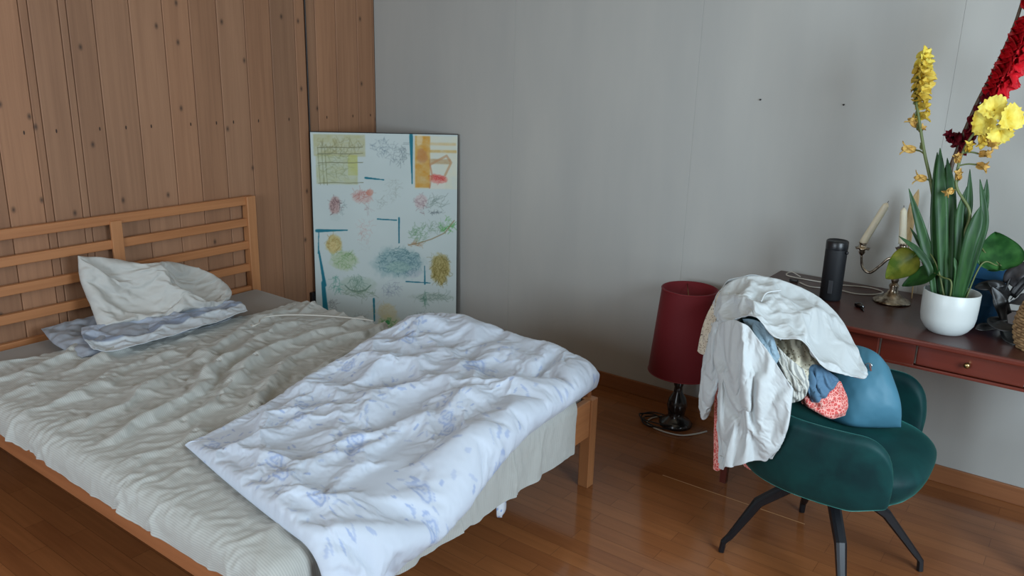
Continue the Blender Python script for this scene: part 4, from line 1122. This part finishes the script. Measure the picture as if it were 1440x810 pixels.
# ------------------------------------------------------------------ blue paper bag, dark dry plant, basket
blue = mat('blue_paper', (18, 84, 128), .55); s = NT(blue); s.bump(s.noise(s.coord('Object'), 30, 3), .2, .004)
bag2 = thing('paper_bag', 'creased blue paper bag on the desk behind the white pot', 'bag', (3.19, -.24, DZ))
def hexa(x0, x1, y0, y1, z0, z1, top=(0, 0, 0, 0), n=6):
    """open-topped bag with slightly bulging, creased sides"""
    rr = []
    for i in range(n+1):
        t = i/n; rr.append([]); m = 10
        cs = [(x0+top[0]*t, y0+top[2]*t), (x1+top[1]*t, y0+top[2]*t), (x1+top[1]*t, y1+top[3]*t), (x0+top[0]*t, y1+top[3]*t)]
        for k in range(4):
            a, b = cs[k], cs[(k+1) % 4]
            for q in range(m):
                w = q/m; px, py = a[0]*(1-w)+b[0]*w, a[1]*(1-w)+b[1]*w
                nx, ny = (b[1]-a[1]), -(b[0]-a[0]); l_ = math.hypot(nx, ny)
                d = .008*math.sin(math.pi*w)*math.sin(math.pi*t)+.003*mnoise.noise(Vector((px*40, py*40, t*5)))
                rr[-1].append((px+nx/l_*d, py+ny/l_*d, z0+(z1-z0)*t+.012*math.sin(w*3.1)*t*(k % 2)))
    bm = loft(rr, caps=False); bm.faces.ensure_lookup_table()
    bmesh.ops.contextual_create(bm, geom=[v for v in bm.verts if v.co.z <= z0+1e-6])
    return bm
bm = hexa(3.13, 3.24, -.30, -.16, DZ+.001, .885); mpart('bag_body', bm, blue, bag2)
mpart('bag_flap', ([(3.128, -.165, .875), (3.245, -.175, .878), (3.262, -.14, .962), (3.205, -.13, .988), (3.142, -.13, .995), (3.13, -.145, .93),
                    (3.128, -.161, .875), (3.245, -.171, .878), (3.262, -.136, .962), (3.205, -.126, .988), (3.142, -.126, .995), (3.13, -.141, .93)],
                   [(0, 1, 2, 3, 4, 5), (11, 10, 9, 8, 7, 6)]+[(k, (k+1) % 6, 6+(k+1) % 6, 6+k) for k in range(6)]), blue, bag2)
dry = leaf_mat('dark_dry_leaf', (12, 13, 14), (30, 31, 33)); dryw = leaf_mat('grey_dry_leaf', (44, 43, 45), (78, 76, 78))
dp = thing('dried_plant', 'dark withered plant with curled leaves between blue bag and basket', 'plant', (3.27, -.30, DZ))
mpart('stem', newtube([(3.27, -.30, DZ), (3.265, -.31, DZ+.06), (3.25, -.31, DZ+.13), (3.262, -.30, DZ+.2)], .004, 8, sub=20), dry, dp, True)
for i, (pts, w, m_) in enumerate((
    ([(3.265, -.30, .86), (3.235, -.33, .900), (3.19, -.35, .893), (3.165, -.36, .885)], .018, dry),
    ([(3.27, -.31, .80), (3.235, -.345, .88), (3.225, -.35, .90), (3.200, -.36, .91)], .026, dry),
    ([(3.27, -.31, .76), (3.255, -.37, .835), (3.24, -.37, .87), (3.215, -.37, .90)], .022, dry),
    ([(3.255, -.30, .90), (3.265, -.32, .94), (3.29, -.33, .965), (3.35, -.33, .99)], .030, dryw),
    ([(3.265, -.31, .84), (3.29, -.36, .87), (3.33, -.37, .875), (3.38, -.36, .87)], .024, dryw),
    ([(3.265, -.33, .79), (3.24, -.42, .80), (3.28, -.45, .795), (3.34, -.44, .80)], .018, dry),
    ([(3.265, -.33, .76), (3.235, -.40, .775), (3.215, -.44, .778), (3.20, -.46, .774)], .016, dry),
    ([(3.27, -.33, .77), (3.29, -.41, .765), (3.31, -.45, .762), (3.35, -.46, .760)], .026, dry),
    ([(3.27, -.29, .86), (3.31, -.28, .95), (3.34, -.28, 1.0), (3.38, -.27, 1.02)], .022, dry))):
    mpart('leaf', sword(pts, w, (.1, -.7, .7), fold=.4), m_, dp, True)
for pts in (([(3.27, -.30, .80), (3.285, -.37, .83), (3.33, -.38, .84), (3.37, -.37, .83)]), ([(3.27, -.30, .85), (3.30, -.34, .92), (3.33, -.34, .93), (3.37, -.33, .90)])):
    mpart('twig', newtube(pts, .0016, 6, sub=20), dry, dp, True)
bsk = thing('basket', 'woven tan basket cut off by the right edge', 'basket', (3.385, -.455, DZ))
bmm = bmesh.new(); rs = random.Random(2)
for k in range(17):
    z = DZ+.005+k*.0085; r = .062+.020*math.sin(math.pi*(k+1)/18)**.8; ph = (k % 2)*math.pi/14
    pts = [(3.385+(r+.0028*math.cos(14*a+k*math.pi))*math.cos(a), -.455+(r+.0028*math.cos(14*a+k*math.pi))*math.sin(a), z) for a in np.linspace(0, 2*math.pi, 90)]
    tube(bmm, pts, .0048, 6, caps=False)
straw = mat('straw', (150, 116, 78), .75); s = NT(straw); s.base(s.ramp(s.noise(s.coord('Object'), 60, 3), [(0.3, (112, 82, 52)), (0.7, (176, 142, 100))]))
mpart('woven_wall', bmm, straw, bsk, True)
mpart('basket_bottom', lathe([(0, DZ+.001), (.060, DZ+.001), (.062, DZ+.008), (0, DZ+.008)], 32, (3.385, -.455)), straw, bsk)

# ------------------------------------------------------------------ bag and clothes on the chair
leather = mat('teal_leather', (66, 118, 140), .56, spec=.4); s = NT(leather); s.bump(s.noise(s.coord('Object'), 300, 3), .08, .0008)
hb = thing('handbag', 'soft blue leather bag lying on the green chair seat, half under the white shirt', 'bag', (2.98, -.86, .505))
def bag_patch(y_off, bulge):
    # lower edge on the seat, upper edge leaning against the far side of the chair
    P = coons([(2.86, -.86, .508), (2.95, -.880, .508), (3.02, -.84, .508), (3.085, -.795, .513)],
              [(2.86, -.74, .72), (2.92, -.755, .735), (2.975, -.770, .728), (3.018, -.770, .690)],
              [(2.86, -.86, .508), (2.85, -.84, .60), (2.86, -.74, .72)],
              [(3.085, -.795, .513), (3.072, -.805, .60), (3.018, -.770, .690)], 40, 36)
    return P
pat = bag_patch(0, 0)
U, V = np.meshgrid(np.linspace(-1, 1, 40), np.linspace(-1, 1, 36), indexing='ij')
h = (np.clip(1-np.abs(U)**4, 0, 1)*np.clip(1-np.abs(V)**3, 0, 1))**.5
Nn = np.array([.30, -.85, .42]); Nn /= np.linalg.norm(Nn)
wob = .006*(fbm(U*2+5, V*2, 3, 3)-.5)*2*(h > .05)
o, _ = puffed('bag_body', pat+Nn*(h*.035+wob)[..., None], pat-Nn*(h*.055)[..., None], leather)
mm = o.modifiers.new('s', 'SUBSURF'); mm.levels = mm.render_levels = 1; apply_mods(o); local(o, hb)
zp = at(1224, 517, 1, -.845)
bm = newbox((0, 0, 0), (.0065, .003, .022), .0012); place_m = Matrix.Translation(tuple(zp)) @ Matrix.Rotation(math.radians(-16), 4, 'Y')
bmesh.ops.transform(bm, matrix=place_m, verts=bm.verts)
silver2 = mat('bright_metal', (200, 205, 210), .25, metal=1)
mpart('zip_pull', bm, silver2, hb)
bm = newtube([tuple(at(x, y, 1, -.838)) for x, y in ((1217, 516), (1218, 512), (1223, 511), (1226, 514), (1224, 518))], .0018, 6, sub=16)
mpart('zip_ring', bm, silver2, hb, True)
seam = [at(x, y, 1, yy) for x, y, yy in ((1190, 592, -.862), (1222, 594, -.872), (1250, 588, -.850), (1268, 582, -.815))]

def A(*p): return tuple(at(p[0], p[1], 1, p[2]))
def drape(name, b, t, l, r, nu, nv, m, bulge=.03, grow=(.06, .06), folds=(0, 0, 0), seed=1, frames=16, thick=.003, pins='tl', npin=14, toward=(.35, -.9, .3), bend=.15, uvs=(1, 1), grav=.3, sub=1):
    """cloth patch from edge splines; folds = (how many, how deep, slant) running along v"""
    E = lambda s_: [A(*p) if p[0] > 50 else p for p in s_]
    P = coons(E(b), E(t), E(l), E(r), nu, nv)
    U, V = np.meshgrid(np.linspace(0, 1, nu), np.linspace(0, 1, nv), indexing='ij')
    N = np.array(toward, float); N /= np.linalg.norm(N)
    rs = np.random.RandomState(seed); env = np.sin(math.pi*U)**.5*np.sin(math.pi*np.clip(V*.9+.05, 0, 1))**.5
    n_, a_, sl = folds
    ph = (U+sl*V)*n_*2*math.pi+3*fbm(U*2+seed, V*1.4, 3, seed)*1.5
    fade = sstep(-.1, .35, 1-V) if n_ else 0
    P = P+N*((bulge*env)+(a_*np.sin(ph)*(.35+.65*fade) if n_ else 0)+.0015*rs.rand(nu, nv))[..., None]
    c = P.mean((0, 1)); R = P.copy()
    du = np.linalg.norm(np.diff(P, axis=0), axis=-1).mean()*(1+grow[0]); dv = np.linalg.norm(np.diff(P, axis=1), axis=-1).mean()*(1+grow[1])
    # unstretched cloth: every edge a little longer than it is now
    flat = (P-c)*(1+np.array(grow).mean())+c; R = flat
    pin = np.zeros((nu, nv))
    if 't' in pins: pin[:, -1] = 1
    if 'b' in pins: pin[:, 0] = 1
    if 'l' in pins: pin[0] = 1
    if 'r' in pins: pin[-1] = 1
    for k in range(npin): pin[rs.randint(2, nu-2), rs.randint(2, nv-2)] = 1
    o = grid_mesh(name, P, m, uv=np.stack([U*uvs[0], V*uvs[1]], -1))
    crumple(o, [], frames=frames, rest=R.reshape(-1, 3), tension=15, bending=bend, quality=5, gravity=grav, pin=pin.ravel(), thick=.003)
    sm = o.modifiers.new('thickness', 'SOLIDIFY'); sm.thickness = thick; sm.offset = 0
    if sub:
        mm = o.modifiers.new('s', 'SUBSURF'); mm.levels = mm.render_levels = sub
    return apply_mods(o)
white_c = cloth_mat('white_jersey', (188, 194, 196), crease=.10, crease_scale=13, wk=.06, rough=.8)
shirt = thing('white_shirt', 'big white long sleeved shirt thrown over the back of the green chair', 'shirt', (2.66, -.95, .80))
def under(o, parent): return local(o, parent)
body = drape('shirt_body',
    [(1003, 476, -1.06), (1030, 450, -1.13), (1062, 446, -1.16), (1088, 474, -1.16), (1128, 480, -1.13), (1160, 518, -1.07), (1216, 532, -.94)],
    [(1001, 452, -1.00), (1016, 406, -.98), (1052, 389, -.93), (1100, 395, -.86), (1150, 418, -.80), (1186, 455, -.79), (1219, 522, -.90)],
    [(1003, 476, -1.06), (1000, 464, -1.03), (1001, 452, -1.00)], [(1216, 532, -.94), (1220, 528, -.92), (1219, 522, -.90)],
    90, 56, white_c, bulge=.055, grow=(.09, .09), folds=(6, .006, .5), seed=4, pins='tblr', npin=26)
under(body, shirt)
back_drop = drape('shirt_back',
    [(2.53, -.98, .52), (2.50, -.86, .48), (2.52, -.74, .52), (2.58, -.66, .60)],
    [(1001, 452, -1.00), (1016, 406, -.98), (1052, 389, -.93), (1100, 395, -.86), (1150, 418, -.80)],
    [(2.53, -.98, .52), (2.52, -.99, .68), (1001, 452, -1.00)], [(2.58, -.66, .60), (2.66, -.68, .72), (1150, 418, -.80)],
    40, 40, white_c, bulge=.02, grow=(.06, .06), folds=(5, .008, .2), seed=8, pins='tblr', npin=10, toward=(-.9, .2, .3))
under(back_drop, shirt)
slv = drape('sleeve',
    [(1013, 648, -1.16), (1028, 655, -1.18), (1044, 641, -1.17), (1062, 640, -1.19), (1086, 646, -1.17)],
    [(1006, 474, -1.07), (1016, 452, -1.12), (1040, 450, -1.17), (1064, 470, -1.18), (1116, 546, -1.19)],
    [(1013, 648, -1.16), (1009, 590, -1.14), (1010, 530, -1.12), (1006, 474, -1.07)],
    [(1086, 646, -1.17), (1103, 615, -1.20), (1111, 590, -1.20), (1116, 546, -1.19)],
    70, 80, white_c, bulge=.035, grow=(.10, .05), folds=(4.5, .010, .12), seed=5, pins='tlr', npin=16, toward=(.2, -.98, .05), grav=.6)
under(slv, shirt)
slv2 = drape('sleeve',
    [(984, 572, -1.05), (988, 586, -1.07), (994, 588, -1.08), (1000, 576, -1.07)],
    [(1001, 462, -1.02), (1006, 452, -1.06), (1012, 452, -1.08), (1020, 470, -1.08)],
    [(984, 572, -1.05), (985, 540, -1.05), (990, 500, -1.03), (1001, 462, -1.02)],
    [(1000, 576, -1.07), (1008, 545, -1.09), (1014, 510, -1.10), (1020, 470, -1.08)],
    26, 60, white_c, bulge=.022, grow=(.08, .05), folds=(1.6, .007, .2), seed=6, pins='tblr', npin=5, toward=(.1, -.98, .05))
under(slv2, shirt)
cuff = newtube([A(1012, 641, -1.175), A(1028, 647, -1.195), A(1046, 634, -1.19), A(1062, 632, -1.205), A(1087, 638, -1.185)], .0016, 6, sub=40)
mpart('hem_seam', cuff, white_c, shirt, True)
for q, pts in enumerate(([(1022, 423, -1.045), (1040, 420, -1.075), (1062, 426, -1.085), (1078, 440, -1.10), (1090, 462, -1.12), (1098, 478, -1.13)], [(1070, 424, -1.08), (1078, 412, -1.04), (1098, 408, -1.01)])):
    mpart('neck_seam', newtube([A(*p) for p in pts], .0026, 6, sub=50), white_c, shirt, True)

# beige lace blouse below the shirt: shows at its left edge
lace_m = mat('beige_lace', (196, 186, 168), .85, sheen=.2); s = NT(lace_m)
vo = s.new('ShaderNodeTexVoronoi'); vo.inputs['Scale'].default_value = 130; s.link(s.coord('Object'), vo.inputs['Vector'])
s.base(s.mix(s.math('LESS_THAN', vo.outputs['Distance'], .28), (200, 190, 172), (110, 94, 78))); s.bump(vo.outputs['Distance'], .3, .002)
o = drape('lace_blouse',
    [(981, 494, -.98), (986, 498, -1.0), (992, 497, -1.02), (1001, 480, -1.05)],
    [(1006, 420, -.98), (1012, 410, -.99), (1018, 408, -1.0), (1026, 412, -1.03)],
    [(981, 494, -.98), (985, 472, -.98), (993, 445, -.98), (1006, 420, -.98)],
    [(1001, 480, -1.05), (1004, 462, -1.05), (1010, 440, -1.05), (1026, 412, -1.03)],
    26, 40, lace_m, bulge=.012, grow=(.06, .06), folds=(1.5, .003, .2), seed=16, pins='tblr', npin=4)
tag(o, 'beige lace edged blouse peeking out at the left edge of the white shirt', 'blouse')
# cream eyelet blouse in the opening of the shirt
eye_m = mat('cream_eyelet', (206, 200, 178), .85, sheen=.2); s = NT(eye_m)
vo = s.new('ShaderNodeTexVoronoi'); vo.inputs['Scale'].default_value = 95; vo.inputs['Randomness'].default_value = .35; s.link(s.coord('Object'), vo.inputs['Vector'])
s.base(s.mix(s.math('LESS_THAN', vo.outputs['Distance'], .24), (208, 202, 180), (120, 104, 80))); s.bump(vo.outputs['Distance'], .3, .002)
o = drape('eyelet_blouse',
    [(1092, 520, -1.07), (1104, 540, -1.10), (1118, 528, -1.10), (1136, 533, -1.05), (1150, 520, -1.0)],
    [(1080, 458, -1.03), (1096, 458, -1.03), (1114, 462, -1.02), (1134, 476, -.99), (1150, 490, -.97)],
    [(1092, 520, -1.07), (1084, 490, -1.06), (1080, 458, -1.03)], [(1150, 520, -1.0), (1154, 505, -.98), (1150, 490, -.97)],
    40, 34, eye_m, bulge=.035, grow=(.08, .08), folds=(4, .005, .3), seed=7, pins='tblr', npin=8)
tag(o, 'cream eyelet blouse showing in the opening of the white shirt', 'blouse')
stripe_m = cloth_mat('pale_striped_cotton', (200, 200, 192), stripes=(0, .09, (120, 124, 124), .7), crease=.08)
o = drape('striped_top',
    [(1098, 560, -1.105), (1112, 566, -1.11), (1126, 562, -1.10), (1133, 556, -1.085)],
    [(1078, 478, -1.10), (1090, 484, -1.12), (1106, 500, -1.12), (1130, 520, -1.09)],
    [(1098, 560, -1.105), (1100, 530, -1.12), (1086, 500, -1.12), (1078, 478, -1.10)], [(1133, 556, -1.085), (1138, 540, -1.09), (1134, 530, -1.09), (1130, 520, -1.09)],
    34, 44, stripe_m, bulge=.02, grow=(.08, .05), folds=(3.5, .006, .1), seed=9, pins='tblr', npin=6)
tag(o, 'off white striped top hanging between the shirt sleeve and the eyelet blouse', 'top')
blue_k = cloth_mat('grey_blue_knit', (140, 164, 178), crease=.2, crease_scale=20)
o = drape('blue_cardigan',
    [(1086, 530, -1.15), (1096, 524, -1.15), (1100, 512, -1.14)],
    [(1044, 448, -1.13), (1058, 449, -1.14), (1078, 456, -1.13)],
    [(1086, 530, -1.13), (1074, 500, -1.16), (1058, 474, -1.15), (1044, 448, -1.13)], [(1100, 512, -1.10), (1094, 494, -1.15), (1088, 476, -1.145), (1078, 456, -1.13)],
    26, 48, blue_k, bulge=.015, grow=(.08, .08), folds=(2, .005, .2), seed=10, pins='tblr', npin=8)
tag(o, 'grey blue knitted cardigan squeezed between folds of the white shirt', 'cardigan')
denim = cloth_mat('denim', (84, 116, 142), crease=.3, crease_scale=22, weave=700, wk=.25)
o = drape('denim_shirt',
    [(1134, 556, -1.045), (1144, 566, -1.05), (1158, 560, -1.04), (1176, 540, -1.0)],
    [(1130, 516, -1.04), (1146, 512, -1.03), (1162, 520, -1.01), (1178, 532, -.98)],
    [(1134, 556, -1.045), (1130, 536, -1.06), (1130, 516, -1.04)], [(1176, 540, -1.0), (1179, 536, -.99), (1178, 532, -.98)],
    34, 30, denim, bulge=.03, grow=(.10, .10), folds=(4, .006, .4), seed=12, pins='tblr', npin=8)
tag(o, 'crumpled blue denim shirt between the eyelet blouse and the coral skirt', 'shirt')
coral = mat('coral_print', (206, 98, 90), .85, sheen=.2); s = NT(coral)
vo = s.new('ShaderNodeTexVoronoi', feature='DISTANCE_TO_EDGE'); vo.inputs['Scale'].default_value = 95; s.link(s.coord('Object'), vo.inputs['Vector'])
s.base(s.mix(s.math('LESS_THAN', vo.outputs['Distance'], .09), (200, 84, 80), (232, 168, 158)))
o = drape('coral_skirt',
    [(1126, 566, -1.06), (1146, 578, -1.055), (1168, 588, -1.02), (1188, 584, -.97)],
    [(1132, 548, -1.04), (1150, 548, -1.02), (1170, 534, -.98), (1182, 536, -.95)],
    [(1126, 566, -1.06), (1128, 558, -1.06), (1132, 548, -1.04)], [(1188, 584, -.97), (1192, 562, -.96), (1182, 536, -.95)],
    40, 28, coral, bulge=.035, grow=(.09, .09), folds=(3, .005, .4), seed=13, pins='tblr', npin=8)
tag(o, 'coral red printed skirt on the chair seat between denim shirt and blue bag', 'skirt')
trz = thing('coral_trousers', 'coral red printed trousers hanging down behind the chair, both leg ends showing', 'trousers', (2.60, -.98, .6))
for (b, t, l, r, sd) in (
    ([(1003, 660, -.97), (1010, 662, -.98), (1019, 655, -.98)], [(1006, 530, -1.0), (1011, 528, -1.01), (1016, 530, -1.01)], [(1003, 660, -.97), (1004, 600, -.98), (1006, 530, -1.0)], [(1019, 655, -.98), (1016, 600, -1.0), (1016, 530, -1.01)], 3),
    ([(1046, 655, -1.02), (1057, 661, -1.02), (1070, 657, -1.0)], [(1022, 540, -1.04), (1036, 540, -1.06), (1050, 540, -1.06)], [(1046, 655, -1.02), (1036, 600, -1.04), (1022, 540, -1.04)], [(1070, 657, -1.0), (1060, 600, -1.04), (1050, 540, -1.06)], 5)):
    under(drape('trouser_leg', b, t, l, r, 16, 40, coral, bulge=.015, grow=(.05, .05), folds=(1.2, .003, .1), seed=sd, pins='tblr', npin=3), trz)

# ------------------------------------------------------------------ on the bed
folded_m = cloth_mat('pale_blue_cotton', (190, 200, 212), vcol=True, crease=.14, crease_scale=13)
o = drape('pillowcase',
          [(.49, -1.97, .474), (.55, -1.90, .466), (.565, -1.72, .474), (.55, -1.50, .474), (.50, -1.29, .470)],
          [(.26, -1.90, .495), (.30, -1.78, .492), (.31, -1.6, .488), (.30, -1.45, .485), (.32, -1.28, .480)],
          [(.49, -1.97, .474), (.37, -1.95, .495), (.26, -1.90, .495)], [(.50, -1.29, .470), (.40, -1.25, .478), (.32, -1.28, .480)],
          90, 44, folded_m, bulge=.012, grow=(.08, .08), folds=(3, .003, 1.2), seed=21, pins='tblr', npin=26, toward=(.15, 0, 1), uvs=(1, 1))
uvv = uv_at_verts(o)[:, 1:]+.05*np.sin(uv_at_verts(o)[:, :1]*5)
k1, k2 = sstep(.36, .40, uvv), sstep(.56, .62, uvv)
paint(o, linn((192, 201, 208))*(1-k1)+linn((134, 145, 164))*k1*(1-k2)+linn((164, 174, 190))*k1*k2)
tag(o, 'pale blue and white striped pillowcase lying crumpled in front of the cream pillow', 'pillowcase')
o = obj('white_cable', newtube([(.665, -1.395, .468), (.70, -1.41, .475), (.695, -1.375, .478), (.655, -1.34, .476), (.64, -1.29, .474), (.68, -1.22, .473), (.76, -1.15, .472), (.86, -1.085, .470), (.96, -1.03, .466), (.99, -1.0, .458)], .0034, 8, sub=90), cord_white)
tag(o, 'white charging cord lying across the crumpled bedspread below the sketch board', 'cord')
rib = cloth_mat('printed_ribbon', (204, 212, 222), crease=.1); s = NT(rib)
vo = s.new('ShaderNodeTexVoronoi'); vo.inputs['Scale'].default_value = 60; s.link(s.coord('Object'), vo.inputs['Vector'])
s.base(s.mix(s.math('LESS_THAN', vo.outputs['Distance'], .3), (206, 213, 222), (150, 170, 208)))
bm = bmesh.new(); rr = []
for k in range(12):
    t = k/11; z = .262-.092*t; w = .020+.004*math.sin(t*3); w = w*(math.sqrt(max(0, 1-((t-.8)/.2)**2)) if t > .8 else 1)+.001
    x = 2.090+.010*math.sin(t*2.2)
    rr.append([(x, -1.525-w, z), (x+.004, -1.525, z), (x, -1.525+w, z), (x-.004, -1.525+w, z), (x-.001, -1.525, z), (x-.004, -1.525-w, z)])
o = obj('fabric_tab', loft(rr), rib); tag(o, 'pale blue printed fabric tab hanging below the bedspread at the foot of the bed', 'fabric')
drop(bed_proxy)
